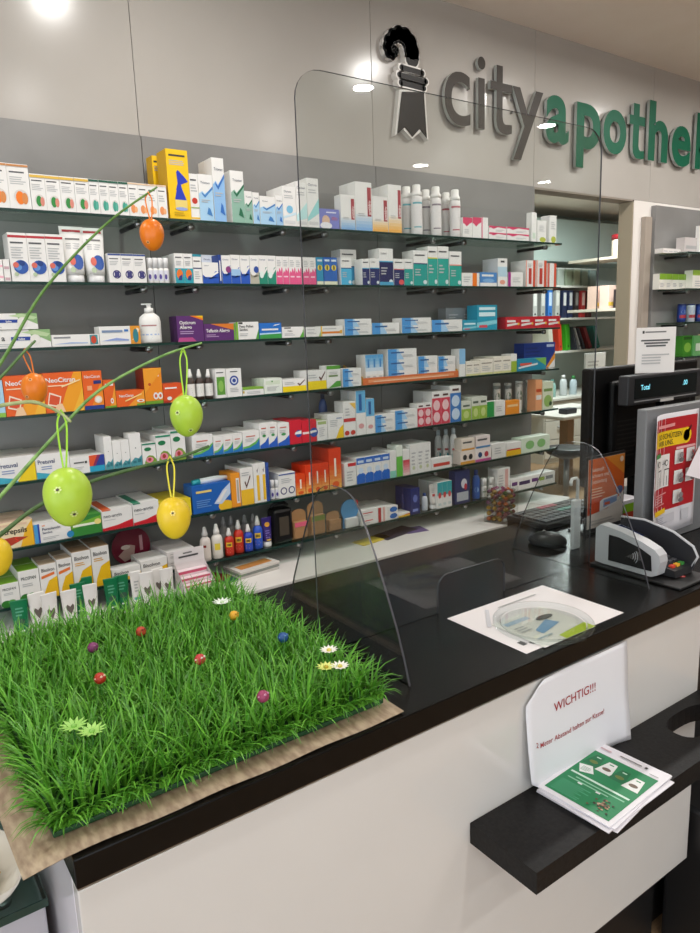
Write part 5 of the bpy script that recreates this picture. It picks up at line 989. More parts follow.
prints(mb, [('p', [(.42, 0), (1, 0), (1, .2), (.42, .14)], '#B8CE1A'), ('r', .1, .78, .55, .88, '#AFC4DA'), ('p', [(.3, .3), (.75, .42), (.68, .62), (.3, .45)], '#7FA9D0'), ('e', .72, .68, .16, .07, '#3F3F42'), ('l', .1, .5, .35, .7, 3, '#BBB'), ('r', .1, .2, .38, .24, '#A8B8C0')], iw, ih, lambda u, v, o: (u-iw/2, v-ih/2, .0012+o)); mb.build('printed_insert', t)
# card terminal on its pad
TX, TY = 1.452, 1.03
t = empty('card_terminal', (TX, TY, ZC+.0065), 'silver and black card payment terminal with keypad on black pad', 'card terminal')
t.scale = (1.03, 1.08, 1.13); MS = mat('#B9BBBE', .35); shell = [(0, .004), (.0, .078), (-.012, .088), (-.06, .083), (-.115, .071), (-.145, .06), (-.156, .05), (-.159, .036), (-.153, .008), (-.14, .002), (-.02, .002)]
def prism(mb, pts, x0, x1, m):
    n = len(pts); vs_ = [(x0, y, z) for y, z in pts] + [(x1, y, z) for y, z in pts]
    mb.add(vs_, [tuple(range(n)), tuple(range(2*n-1, n-1, -1))] + [(k, n+k, n+(k+1) % n, (k+1) % n) for k in range(n)], m)
mb = MB(); prism(mb, shell, 0, .03, MS); mb.build('left_shell', t)
mb = MB(); prism(mb, [(-.035, .013), (-.035, .07), (-.06, .069), (-.11, .058), (-.138, .046), (-.141, .014)], -.0012, -.0002, M_DARK); o = mb.build('contactless_panel', t)
mb = MB()
for q in (.010, .015, .020): mb.tube([(-.0018, -.088-q*math.cos(a), .036+q*math.sin(a)) for a in [-.7+.2*i for i in range(8)]], .0008, mat('#9A9CA0', .4), 5)
mb.build('wave_symbol', o)
for i in range(4):
    mb = MB(); mb.lathe([(.0022, 0), (.0022, .001)], M_DARK, 8, (.012, -.075-.009*i, .0785-.0035*i)); mb.build('indicator_light', t)
mb = MB(); prism(mb, [(0, .002), (0, .07), (-.07, .056), (-.09, .03), (-.175, .016), (-.178, .002)], .0305, .098, mat('#26272A', .4)); mb.build('keypad_housing', t)
mb = MB(); mb.add([(.036, -.005, .0697), (.093, -.005, .0697), (.093, -.065, .0577), (.036, -.065, .0577)], [(0, 3, 2, 1)], mat('#20305E', .1)); mb.build('display', t)
for i in range(3):
    for j in range(4):
        mb = MB(); y = -.104-.017*j; z = .0285-.0028*j-.0005
        col = {0: '#C8402A', 1: '#E0A82A', 2: '#3A8A3A'}[i] if j == 3 else '#4A4B50'
        mb.bbox(.041+.018*i, y-.010, z-.003, .053+.018*i, y, z+.0035, mat(col, .45), .001); mb.build('key', t)
wing = [(0, .004), (0, .086), (-.06, .09), (-.13, .077), (-.176, .055), (-.187, .036), (-.176, .004)]
mb = MB(); prism(mb, wing, .0985, .104, mat('#2B2C30', .35)); o = mb.build('privacy_shield', t)
mb = MB(); mb.tube([(.101, y, z) for y, z in wing[1:-1]] + [(.101, -.17, .003)], .0032, MS, 6); mb.build('silver_rim', o)
t = empty('terminal_pad', (1.44, .80, ZC+.0004), 'flat black pad with red dot under the card terminal', 'pad')
mb = MB(); mb.bbox(-.002, 0, 0, .13, .235, .0058, mat('#121213', .5), .002); mb.build('plate', t)
mb = MB(); mb.lathe([(.007, .0058), (.007, .0066)], mat('#B82A2A', .4), 14, (.075, .04, 0)); mb.lathe([(.003, .0066), (.003, .007)], mat('#E8C8C0', .4), 10, (.075, .04, 0)); mb.build('red_dot', t)

# leaflet in a black stand
x0, x1 = 1.648, 1.815
t = empty('leaflet_stand', (x0, 1.2, ZC+.0004), 'orange leaflet in black table stand behind the card terminal', 'leaflet stand')
W_, H_ = x1-x0, .222
mb = MB(); mb.bbox(-.006, 0, 0, W_+.006, .008, H_, mat('#19181A', .35), .002); mb.bbox(-.006, .008, 0, W_+.006, .06, .006, mat('#19181A', .35), .002); mb.build('frame', t)
mb = MB(); mb.box(0, -.0015, .014, W_, -.0003, H_-.008, mat('#E2D8D0', .35)); hh = H_-.022
prints(mb, [('p', [(0, .2), (.55, .24), (.8, .34), (1, .46), (1, 1), (0, 1)], '#D8621E'), ('p', [(.45, 1), (1, .7), (1, 1)], '#E28A2A'), ('p', [(0, .2), (.4, .23), (.4, .5), (0, .55)], '#CC4A22'),
  ('t', .08, .82, .055, 'Bekämpft', '#F6DCC8', .55), ('t', .08, .735, .055, 'Schmerz und', '#F6DCC8', .68), ('t', .08, .65, .055, 'Entzündung', '#F6DCC8', .66), ('l', .08, .44, .5, .6, 4, '#F0C0A0'),
  ('p', [(.32, .22), (.82, .3), (.82, .42), (.4, .4), (.32, .37)], '#E4E2E4'), ('p', [(.42, .27), (.8, .32), (.8, .4), (.42, .38)], '#7F9AC8'), ('r', .45, .3, .6, .34, '#D8603A'), ('e', .86, .48, .1, .06, '#5A6A98'), ('c', .9, .93, .05, '#F2D8C0'), ('l', .08, .05, .8, .14, 2, '#BDB8B4')], W_, hh, lambda u, v, o: (u, -.0015-o, .014+v), .0002); mb.build('orange_leaflet', t)
t = empty('white_stand', (1.505, 1.135, ZC+.0004), 'slim white upright stand with hook beside the plexiglass edge', 'stand')
mb = MB(); mb.bbox(0, 0, 0, .03, .012, .135, mat('#DCE0E4', .35), .004); mb.build('upright', t)
mb = MB(); mb.tube([(.02, .006, .13), (.02, .006, .185), (.014, .006, .192), (-.004, .006, .192), (-.008, .006, .185), (-.008, .006, .175)], .0045, mat('#E4E4E2', .35), 8); mb.build('hook', t)
# paper blocks behind the stand
for i, (c, lab, zz, hh) in enumerate((('#B8401E', 'red orange paper pad, lowest of the pile beside the orange leaflet', 0, .02), ('#8CC41E', 'lime green paper pad on the red one beside the leaflet', .0203, .026), ('#EDEAF0', 'white paper pad topmost of the pile beside the leaflet', .0466, .012))):
    mb = MB(); mb.bbox(0, 0, 0, .105, .07, hh, mat(c, .55), .001); tag(mb.build('paper_pad', None, (1.832, 1.222, ZC+.0005+zz)), lab, 'paper pad', 'pads beside the leaflet')
# monitor seen from behind
t = empty('pos_monitor', (1.825, 1.33, ZC+.0004), 'large black cash register monitor seen from behind on counter', 'monitor')
MBK = mat('#070708', .5, 0, .25)
mb = MB(); mb.bbox(0, 0, .085, .60, .035, .452, MBK, .008); mb.build('housing', t)
mb = MB(); mb.bbox(.08, -.028, .13, .52, -.0005, .41, MBK, .012); o = mb.build('rear_cover', t)
for i in range(9):
    mb = MB(); mb.box(.1, -.0295, .17+i*.014, .2, -.0282, .174+i*.014, mat('#050506', .6)); mb.build('vent_slot', o)
mb = MB(); mb.bbox(.25, .0, .012, .35, .03, .0845, MBK, .004); mb.build('neck', t)
mb = MB(); mb.bbox(.17, -.02, 0, .46, .13, .0118, MBK, .004); mb.build('foot', t)
mb = MB(); mb.tube([(.2, -.029, .2), (.19, -.045, .12), (.22, -.03, .05), (.24, -.018, .015)], .005, MBK, 7); mb.build('cable', t)
# customer display on a pole
DX, DY = 1.845, 1.215
t = empty('customer_display', (DX, DY, ZC+.0004), 'black customer price display reading Total in front of monitor', 'display')
mb = MB(); mb.bbox(0, 0, .345, .395, .035, .432, mat('#2A2B2E', .4), .004); mb.build('housing', t)
mb = MB(); mb.box(.03, -.0012, .363, .365, -.0003, .422, mat('#0B1416', .12)); mb.build('screen', t)
ME_ = emit_mat('display_glow', '#7FD6E8', 1.2); mb = MB()
for txt, u in (('Total', .06), ('.00', .285)):
    vs_, fs, tw = text_tris(txt, .0); mb.add([(u+x*.022, -.0016, .388+y*.022) for x, y in vs_], fs, ME_)
mb.build('glowing_text', t)
mb = MB(); mb.box(.03, -.0016, .354, .365, -.0003, .357, mat('#9A9C9E', .3)); mb.build('silver_line', t)
mb = MB(); mb.box(.165, -.002, .345, .235, -.0006, .3535, mat('#D0D0CE', .4)); mb.build('white_tag', t)
mb = MB(); mb.tube([(.2, .02, .01), (.2, .02, .346)], .014, MBK, 12); mb.build('pole', t)
mb = MB(); mb.lathe([(.04, 0), (.04, .006), (.02, .0098)], MBK, 20, (.2, .02, 0)); mb.build('foot', t)
# notice leaning on the display
t = empty('paper_notice', (1.995, 1.228, ZC+.4335), 'small white printed notice standing on the customer display', 'notice', rz=-.5)
mb = MB(); w_, h_ = .125, .135
mb.bbox(-w_/2, 0, 0, w_/2, .001, h_, mat('#E9E7E4', .4), .0003)
prints(mb, [('r', .15, .87, .2, .93, '#333'), ('r', .22, .885, .75, .915, '#777'), ('r', .12, .7, .85, .735, '#555'), ('r', .2, .64, .8, .675, '#555'), ('r', .25, .58, .75, .615, '#555'), ('l', .15, .2, .85, .45, 4, '#B5B5B5')], w_, h_, lambda u, v, o: (u-w_/2, -o, v)); mb.build('sheet', t)
# grey stand with red poster
t = empty('grey_display_box', (1.648, 1.03, ZC+.0004), 'grey display box on the counter carrying a red poster', 'display box')
mb = MB(); mb.bbox(0, 0, 0, .40, .028, .366, mat('#77797B', .4), .003); mb.build('body', t)
po = empty('poster', (1.652, 1.029, ZC+.024), 'red and yellow hygiene poster with white pictograms on grey box', 'poster')
PW, PH = .236, .326
def bend(u, v, o):
    c = max(0, .35-u/PW)/.35; e = max(0, .3-v/PH)/.3
    return (u, -.0015-o-.022*c*c-.012*e*e*(1-u/PW)-.002, v)
mb = MB(); N = 12; vs_ = [bend(PW*i/N, PH*j/N, 0) for j in range(N+1) for i in range(N+1)]
mb.add(vs_, [(j*(N+1)+i, j*(N+1)+i+1, (j+1)*(N+1)+i+1, (j+1)*(N+1)+i) for j in range(N) for i in range(N)], mat('#DDDBE0', .4), True)
o = mb.build('sheet', po); so = o.modifiers.new('thick', 'SOLIDIFY'); so.thickness = .0004; so.offset = 1
def grid_rect(u0, v0, u1, v1, col, n=6): return [('r', u0+(u1-u0)*i/n, v0+(v1-v0)*j/n, u0+(u1-u0)*(i+1)/n, v0+(v1-v0)*(j+1)/n, col) for i in range(n) for j in range(n)]
mb = MB()
for lay in (grid_rect(.03, .2, .97, .96, '#B41E28', 10), grid_rect(.06, .73, .75, .86, '#EFC81A', 5), [('e', .75, .795, .1, .068, '#EFC81A'), ('c', .75, .795, .065, '#A82A28'), ('p', [(.68, .78), (.72, .75), (.86, .86), (.84, .88)], '#5A1A1A'), ('r', .1, .89, .5, .915, '#E89A9A'), ('r', .55, .69, .95, .71, '#E8B0B0')],
            grid_rect(.05, .40, .42, .67, '#E9E7E4', 4), [('r', .05, .655, .22, .69, '#2E8A3A')],
            [q for (a, b) in ((.52, .57), (.76, .57), (.52, .40), (.76, .40), (.52, .235)) for q in grid_rect(a, b, a+.17, b+.115, '#E6E4E2', 2)],
            [('r', .06, .185, .36, .225, '#EFC81A'), ('r', .16, .1, .55, .17, '#C9C8CE'), ('r', .7, .08, .86, .17, '#C9C9CE')]):
    for L in lay: prints(mb, [L], PW, PH, bend, {0: .0006}.get(0))
    # each pass sits slightly above the last
    _b = bend
    bend = (lambda f: (lambda u, v, o: f(u, v, o+.0005)))(_b)
K = '#1E1B1C'
pic = [('t', .12, .80, .042, 'SO SCHÜTZEN', K, .52), ('t', .12, .745, .042, 'WIR UNS.', K, .36), ('l', .08, .26, .36, .37, 5, '#E0A0A0'), ('l', .17, .105, .53, .165, 4, '#9A9AA4')]
for cx in (.15, .32):
    pic += [('c', cx, .605, .035, K), ('c', cx, .605, .025, '#E9E7E4'), ('p', [(cx-.055, .42), (cx-.045, .42), (cx-.045, .55), (cx-.055, .56)], K), ('p', [(cx+.045, .42), (cx+.055, .42), (cx+.055, .56), (cx+.045, .55)], K), ('r', cx-.05, .55, cx+.05, .558, K), ('r', cx-.005, .42, cx+.005, .5, K)]
pic += [('r', .19, .603, .28, .608, K)]
for a, b in ((.52, .57), (.76, .57), (.52, .40), (.76, .40), (.52, .235)):
    pic += [('e', a+.085, b+.075, .045, .025, '#8A8688'), ('e', a+.085, b+.035, .055, .02, '#6A6668')]
pic += [('p', [(.78, .58), (.8, .58), (.91, .675), (.89, .675)], '#A82A28'), ('p', [(.89, .58), (.91, .58), (.8, .675), (.78, .675)], '#A82A28')]
prints(mb, pic, PW, PH, bend, .0004); mb.build('print', po)
# keyboard and mouse on the staff side
t = empty('keyboard', (1.60, 1.30, ZC+.0004), 'black keyboard with some coloured keys on the staff side', 'keyboard')
mb = MB(); mb.bbox(0, 0, 0, .31, .155, .016, mat('#1B1B1D', .5), .003); mb.build('case', t)
rk = random.Random(2)
for j in range(5):
    for i in range(11):
        mb = MB(); c = '#2A2A2D'
        if 4 <= i <= 6 and j == 4: c = '#A8324A'
        if 5 <= i <= 7 and j == 2: c = '#2E7A6A'
        mb.box(.012+i*.027, .012+j*.027, .0162, .035+i*.027, .034+j*.027, .022, mat(c, .5)); mb.build('key', t)
t = empty('computer_mouse', (1.50, 1.215, ZC+.0004), 'black computer mouse on the counter behind the screen', 'mouse', rz=.5)
mb = MB(); mb.lathe([(.03, 0), (.033, .008), (.03, .02), (.018, .031), (.004, .035)], mat('#161617', .35), 20, sx=1, sy=1.6); mb.build('shell', t)
mb = MB(); mb.lathe([(.004, .0345), (.004, .0375)], mat('#8A8A8A', .4), 10, (0, .01, 0)); mb.build('wheel', t)
# ================================================================ THINGS ON THE LEDGE
SX0, SX1 = .915, 1.222; sw_, sh_ = SX1-SX0, .212
t = empty('warning_sign', (SX0, .789, ZL+.0006), 'white paper notice in red print leaning on the counter front', 'notice')
def wb_(u, v, o):
    a = u/sw_; b = v/sh_
    y = -.004-.010*(1-b) - .012*max(0, .18-a)/.18*max(0, .7-b) - .018*max(0, a-.86)/.14*max(0, .5-b) + .0012*math.sin(a*9+b*4)
    return (u, y-o, v+ (.028*max(0, .12-a)/.12*(1-b)))
mb = MB(); N = 18; vs_ = []
for j in range(N+1):
    for i in range(N+1):
        u, v = sw_*i/N, sh_*j/N
        if i/N < .14: v = min(v, sh_*(.80+.2*(i/N)/.14))
        vs_.append(wb_(u, v, 0))
mb.add(vs_, [(j*(N+1)+i, j*(N+1)+i+1, (j+1)*(N+1)+i+1, (j+1)*(N+1)+i) for j in range(N) for i in range(N)], mat('#E4E5EA', .45), True); o = mb.build('sheet', t)
so = o.modifiers.new('thick', 'SOLIDIFY'); so.thickness = .0003; so.offset = 1
mb = MB(); P0 = on_y(553, 712, .782); P1 = on_y(598, 690, .782)
prints(mb, [('t', (P0.x-SX0)/sw_, (P0.z-ZL)/sh_, .085, 'WICHTIG!!!', '#9E1B24', (P1.x-P0.x)/sw_)], sw_, sh_, wb_, .0012)
mb.build('red_print', t); mb = MB(); P0 = on_y(534, 750, .782); P1 = on_y(613, 706, .782)
prints(mb, [('t', (P0.x-SX0)/sw_, (P0.z-ZL)/sh_, .05, '2 Meter Abstand halten zur Kasse!', '#9E1B24', (P1.x-P0.x)/sw_)], sw_, sh_, wb_, .0012); mb.build('red_print', t)
bro = [('r', .06, .05, .94, .84, '#17804E')]
for k, u in enumerate((.10, .30, .50, .70)):
    c = ('#0F6A40', '#E2E4E2')[k % 2]; v = .60-.02*k
    bro += [('p', [(u-.02, v), (u+.20, v), (u+.15, v+.19), (u+.03, v+.19)], c), ('e', u+.09, v+.07, .06, .025, ('#6A7A3A', '#6A5A4A')[k % 2]), ('r', u+.06, v+.15, u+.12, v+.165, ('#BFE0CC', '#17804E')[k % 2])]
bro += [('p', [(.08, .56), (.24, .60), (.34, .50), (.18, .45)], '#E6EAE8'), ('l', .15, .49, .27, .56, 4, '#8AA898'), ('r', .10, .40, .90, .425, '#CFE8DA'), ('r', .22, .35, .88, .365, '#8FC8A8'), ('r', .14, .31, .70, .325, '#8FC8A8'), ('l', .12, .08, .55, .27, 8, '#4FA57C'), ('r', .30, .29, .36, .31, '#E6EAE8'), ('r', .55, .29, .61, .31, '#E6EAE8')]
rr = random.Random(4)
for k in range(42): bro.append(('e', .74+rr.gauss(0, .06), .17+rr.gauss(0, .04), .016, .009, rr.choice(['#6A4A32', '#8A6A4A', '#3A2A20', '#B8A084'])))
bro += [('r', .36, .91, .66, .925, '#777'), ('r', .70, .905, .735, .935, '#333'), ('r', .08, .9, .24, .92, '#C8A8B0'), ('r', .80, .86, .92, .87, '#999')]
# the brochure faces away from the customer: turned by half a circle on the plane
for i in range(5):
    th = .0026; w_, h_ = .21, .148
    mb = MB(); mb.bbox(-w_/2, -h_/2, 0, w_/2, h_/2, th-.0002, mat('#E4E2E8', .45), .0004)
    if i == 4:
        zz = .0002
        for L in bro: prints(mb, [L], h_, w_, (lambda q: (lambda u, v, o: (v-w_/2, h_/2-u, th+q+o)))(zz), .0001); zz += .00003
    o = mb.build('brochure', None, (1.046+.004*math.sin(i*2.3), .703+.003*math.cos(i*1.7), ZL+.0006+i*th), (0, 0, .06 + (0, .07, -.03, .05, 0)[i]))
    tag(o, ['lowest brochure of the stack, only its white edge showing', 'second lowest brochure of the stack, twisted outwards', 'middle brochure of the stack on the black ledge', 'second topmost brochure of the stack on ledge', 'green brochure with tea leaf pictures topmost on the ledge stack'][i], 'brochure', 'brochures on the black ledge')
# ================================================================ LEFT DISPLAY UNIT, BOWL, VASE, TWIGS AND EGGS
ZU = .84
t = empty('glass_display_cabinet', (0, 0, 0), 'grey display cabinet with glass top left of the counter', 'cabinet')
mb = MB(); mb.bbox(-.75, .96, 0, .128, 1.45, ZU-.024, mat('#B4B3BA', .25), .003); mb.build('body', t)
mb = MB(); mb.box(-.76, .945, ZU-.012, .130, 1.46, ZU, M_GLASS); mb.box(-.76, .943, ZU-.012, .130, .9449, ZU, M_GEDGE); mb.build('glass_top', t)
for x in (-.72, .08):
    mb = MB(); mb.lathe([(.012, 0), (.012, .0115)], M_STEEL, 12, (x, 1.0, ZU-.0238)); mb.build('spacer', t)
t = empty('serving_bowl', (.028, .992, ZU+.0005), 'white scalloped bowl on the glass cabinet top', 'bowl')
mb = MB(); n = 40; vs_, fs = [], []
prof = [(.028, 0), (.032, .004), (.055, .014), (.078, .034), (.09, .052), (.087, .053), (.074, .037), (.05, .018), (.02, .008)]
for i, (r, z) in enumerate(prof):
    for k in range(n): a = 2*math.pi*k/n; rr_ = r*(1+.05*math.cos(8*a)*min(1, z/.04)); vs_.append((rr_*math.cos(a), rr_*math.sin(a), z))
for i in range(len(prof)-1):
    for k in range(n): k2 = (k+1) % n; fs.append((i*n+k, i*n+k2, (i+1)*n+k2, (i+1)*n+k))
fs.append(tuple(range(n))[::-1]); fs.append(tuple((len(prof)-1)*n+k for k in range(n)))
mb.add(vs_, fs, mat('#E6E2D6', .2), True); mb.build('scalloped_dish', t)
def egg_r(h, q): return max(.0004, h*.385*math.sin(q)*(1+.10*math.cos(q)))   # q = 0 at the broad end
def egg_prof(h): return [(egg_r(h, math.pi*i/20), h*(1-math.cos(math.pi*i/20))/2) for i in range(21)]
for i, (dx, dy, c, lb) in enumerate(((.03, -.005, '#E8E4D4', 'cream egg with yellow speckles lying in the white bowl'), (-.03, .02, '#E2B83A', 'yellow egg lying in the white bowl'))):
    mb = MB(); mb.lathe([(r, z) for r, z in egg_prof(.058)], mat(c, .35), 18)
    for k in range(7):
        a = k*2.1; mb.lathe([(.0005, -.003), (.005, 0), (.0005, .003)], mat('#D8B02A' if i == 0 else '#C8901A'), 7, (.0195*math.cos(a), .0195*math.sin(a), .018+.004*k))
    o = mb.build('decorated_egg', None, (.028+dx, .992+dy, ZU+.018)); tag(o, lb, 'egg', 'eggs in the white bowl')
VX, VY = -.2, 1.16
t = empty('flower_vase', (VX, VY, ZU+.0005), 'tall white vase holding the green twigs', 'vase'); mb = MB()
mb.lathe([(.05, 0), (.06, .01), (.07, .1), (.055, .2), (.04, .27), (.046, .3), (.042, .3), (.035, .27), (.04, .2), (.03, .05), (.0, .02)], mat('#DADAD6', .25), 24); mb.build('body', t)
base = Vector((VX, VY, ZU+.06)); mouth = Vector((VX, VY, ZU+.31))
def smooth_path(pts, n=6):
    out = []
    P = [pts[0]] + pts + [pts[-1]]
    for i in range(1, len(P)-2):
        p0, p1, p2, p3 = P[i-1:i+3]
        for k in range(n):
            s_ = k/n; out.append(.5*((2*p1)+(p2-p0)*s_+(2*p0-5*p1+4*p2-p3)*s_*s_+(3*p1-p0-3*p2+p3)*s_**3))
    out.append(pts[-1]); return out
def twig(pts, r0, r1, col, label, off):
    q = [base + Vector((off*.5, 0, 0)), mouth + Vector((off, 0, 0))] + [at_depth(*p) for p in pts]
    path = smooth_path(q); n = len(path); mb = MB()
    mb.tube(path, [r0+(r1-r0)*i/(n-1) for i in range(n)], noise_mat('twig_bark', col[0], col[1], 60, .55), 7)
    return tag(mb.build('willow_twig'), label, 'twig', 'twigs in the vase')
twig([(-60, 445, .93), (0, 364, 1.0), (44, 290, 1.05), (105, 225, 1.1), (157, 187, 1.14)], .0035, .0016, ('#4E7A34', '#6E9A4C'), 'long green twig reaching up to the small orange egg', .012)
twig([(-50, 555, .88), (0, 497, .93), (60, 430, .98), (100, 390, 1.0), (160, 357, 1.03), (202, 343, 1.05)], .0036, .0016, ('#5E8A44', '#8AB466'), 'long green twig carrying the lime egg at its tip', .004)
twig([(-60, 440, .80), (-20, 412, .78), (26, 402, .78), (46, 406, .78), (62, 414, .78), (71, 422, .78)], .003, .0014, ('#8A9A62', '#B0B884'), 'short pale drooping twig above the big lime egg', -.004)
twig([(-50, 575, .88), (0, 535, .9), (40, 505, .93), (90, 482, .96), (140, 467, .98), (180, 457, .99), (209, 446, 1.0)], .0036, .002, ('#3A5A2C', '#4E6A3A'), 'dark green twig carrying the yellow egg', -.012)
twig([(-50, 425, .98), (0, 378, 1.06), (22, 354, 1.1), (35, 341, 1.14)], .0032, .002, ('#4A6E38', '#5E8448'), 'short dark green twig carrying the lower orange egg', .02)
def hang_egg(cx, cy, hpx, hang, dep, col, rib, label, dots):
    c = at_depth(cx, cy, dep); h = hpx*dep/F; hp = at_depth(hang[0], hang[1], dep); zb = c.z-h/2
    t = empty('easter_egg', (c.x, c.y, zb), label, 'egg', 'Easter eggs hanging on the twigs'); mb = MB()
    pr_ = [(r, h-z) for r, z in egg_prof(h)][::-1]
    mb.lathe(pr_, noise_mat('egg_paint', col[0], col[1], 18, .35), 26); mb.build('shell', t)
    top = Vector((0, 0, h)); hv = hp - Vector((c.x, c.y, zb)); mr = mat(rib, .5); mb = MB(); wv = RT*.0022
    for sgn in (-1, 1):
        path = smooth_path([top+RT*.0015*sgn, (top*.6+hv*.4)+RT*sgn*.004, (top*.2+hv*.8)+RT*.005*sgn, hv+RT*.001*sgn], 5)
        vs_ = []
        for p in path: vs_ += [p-wv*(.5), p+wv*.5]
        mb.add(vs_, [(2*i, 2*i+1, 2*i+3, 2*i+2) for i in range(len(path)-1)], mr, True)
    mb.tube([hv+RT*.004+DN*.003, hv-DN*.0035, hv-RT*.004+DN*.003], .0012, mr, 5); o = mb.build('ribbon', t)
    pet = '#%02X%02X%02X' % tuple(int(int(col[1][i:i+2], 16)*.55+255*.45) for i in (1, 3, 5))
    for (du, dv) in dots:
        z = h*(.5-dv); r = egg_r(h, math.acos(max(-1, min(1, 2*z/h-1)))); fwd = Vector((FW.x, FW.y, 0)).normalized(); rt = Vector((RT.x, RT.y, 0)).normalized(); a = math.asin(du)
        P = (rt*math.sin(a)-fwd*math.cos(a))*(r+.0002)+Vector((0, 0, z)); nrm = (P-Vector((0, 0, h*.45))).normalized(); e1 = nrm.cross(Vector((0, 0, 1))).normalized(); e2 = e1.cross(nrm); mb = MB()
        for k in range(6):
            b_ = 2*math.pi*k/6; cc = P+(e1*math.cos(b_)+e2*math.sin(b_))*h*.045+nrm*.0006
            mb.add([cc+(e1*math.cos(2*math.pi*j/8)+e2*math.sin(2*math.pi*j/8))*h*.02 for j in range(8)], [tuple(range(8))], mat(pet, .4))
        mb.add([P+nrm*.0012+(e1*math.cos(2*math.pi*j/8)+e2*math.sin(2*math.pi*j/8))*h*.026 for j in range(8)], [tuple(range(8))], mat('#4A4638', .5)); mb.build('flower_sticker', t)
hang_egg(152, 235, 31, (148, 194), 1.132, ('#E8760F', '#F08A1E', 1), '#E8801A', 'small orange egg hanging highest on the twig tip', [(-.2, .25)])
hang_egg(186.5, 416, 42, (183, 351), 1.04, ('#A8CE3A', '#B8DA4E', 1), '#A4D83A', 'lime green egg hanging in front of the herbal boxes', [(-.3, -.12), (.45, .3)])
hang_egg(68, 497, 60, (61, 413), .78, ('#AACF3C', '#BCDC50', 1), '#98D030', 'largest lime green egg hanging lowest at left', [(.0, -.2), (.55, .22)])
hang_egg(174, 518, 43, (170, 459), .986, ('#E2C21E', '#EED03A', 1), '#DCD23A', 'yellow egg hanging before the throat lozenge boxes', [(.2, -.2)])
hang_egg(34.5, 389, 32, (25, 351), 1.11, ('#E87A12', '#F08A24', 1), '#E0761A', 'lower orange egg hanging before the orange boxes', [(.15, -.3), (-.3, .2)])
hang_egg(-4, 557, 40, (-6, 539), .896, ('#E2C01E', '#EECC34', 1), '#DCD23A', 'yellow egg half cut by the left picture edge', [(.4, .1)])

# ================================================================ SHELVES AND GOODS AT THE FAR RIGHT
for i in range(5):
    z = SZ[i]; a, b = 3.84, 5.4
    t = empty('glass_shelf', (a, YS, z), 'short %s row glass shelf on the far right grey panel' % ORD[i], 'shelf', 'far right glass shelves'); L = b-a
    mb = MB(); mb.box(0, 0, -.008, L, .168, 0, M_GLASS); p = mb.build('glass_pane', t)
    mb = MB(); mb.box(0, -.0012, -.008, L, -.0002, 0, M_GEDGE); mb.build('polished_edge', p)
    for x in (.06, L-.085):
        mb = MB(); mb.tube([(x, .169, -.019), (x, .03, -.019)], .0075, M_DARK, 8); mb.tube([(x, .03, -.019), (x, .018, -.019)], .0105, M_STEEL, 10); mb.build('bracket', t)
def rrun(s, x0, x1, yt, n, base, layers, label, Y=2.29, d=.05, top=None):
    z = SZ[s]+.0006; X0, X1 = solve_x(x0, Y, z), solve_x(x1, Y, z); ht = solve_z(yt, X0, Y)-z; wd = (X1-X0)/n
    me = box_mesh('medicine_box', wd-.001, d, ht, base, layers, None, top)
    for i in range(n):
        tag(link('medicine_box', me, None, (X0+wd*(i+.5), Y+d/2, z)), label + (', %s from left' % (ON+['sixth', 'seventh'])[i] if n > 1 else '') + ', far right shelf', 'box', ('row of ' + label) if n > 1 else None)
rrun(0, 663, 683, 248, 4, '#E6E2DE', [('r', .1, .3, .9, .5, '#BBB')], 'low whitish carton on top level', 2.30)
rrun(0, 684, 700, 237, 1, '#C9C2C0', [('r', .1, .3, .9, .5, '#AAA')], 'grey carton on top level', 2.28)
rrun(0, 703, 735, 225, 2, W, [('r', 0, 0, 1, .4, '#9CC04A')], 'tall white green carton on top level', 2.24)
rrun(1, 659, 690, 273.5, 5, '#E6E4DA', [('r', 0, .62, 1, 1, '#7FA82E'), ('l', .15, .15, .85, .45, 3, G2)], 'white box with green lid on second level', 2.30, .04, '#7FA82E')
rrun(1, 692, 740, 270, 3, '#E6E4DA', [('r', 0, .72, 1, 1, '#9CC04A'), ('l', .15, .15, .85, .5, 3, G2)], 'larger white green box on second level', 2.26)
rrun(3, 682, 692, 336, 1, '#3F8A24', [('e', .5, .4, .35, .25, '#8CC04A'), ('r', .1, .8, .9, .95, '#2A5A1E')], 'dark green tea box on fourth level', 2.28)
rrun(3, 693, 704, 336, 1, '#6AAE6A', [('r', .2, .2, .8, .6, '#DDE8D8')], 'mint green box on fourth level', 2.27)
rrun(3, 705, 740, 334, 2, '#E0B8A0', [('r', .1, .3, .9, .7, '#C8604A')], 'apricot box on fourth level', 2.25)
for i, px in enumerate((681, 690, 699, 708, 717)):
    z = SZ[2]+.0006; Y = 2.315-.012*i; x = solve_x(px, Y, z); h = solve_z(304, x, Y)-z
    bottle((x, Y, z), h, .024, '#23367E' if i % 2 == 0 else '#C8CCD8', '#1C2A60', 'can', [(.15, .85, 1.2, [('r', .1, .1, .9, .35, '#B8303A'), ('e', .5, .6, .3, .15, '#8AA8D8')], '#2A489A' if i % 2 == 0 else '#C8CEDA')], ('blue and red tin, %s from left, far right shelf' % ON[i], 'tin', 'tins on the far right shelf', 'tin_can'))
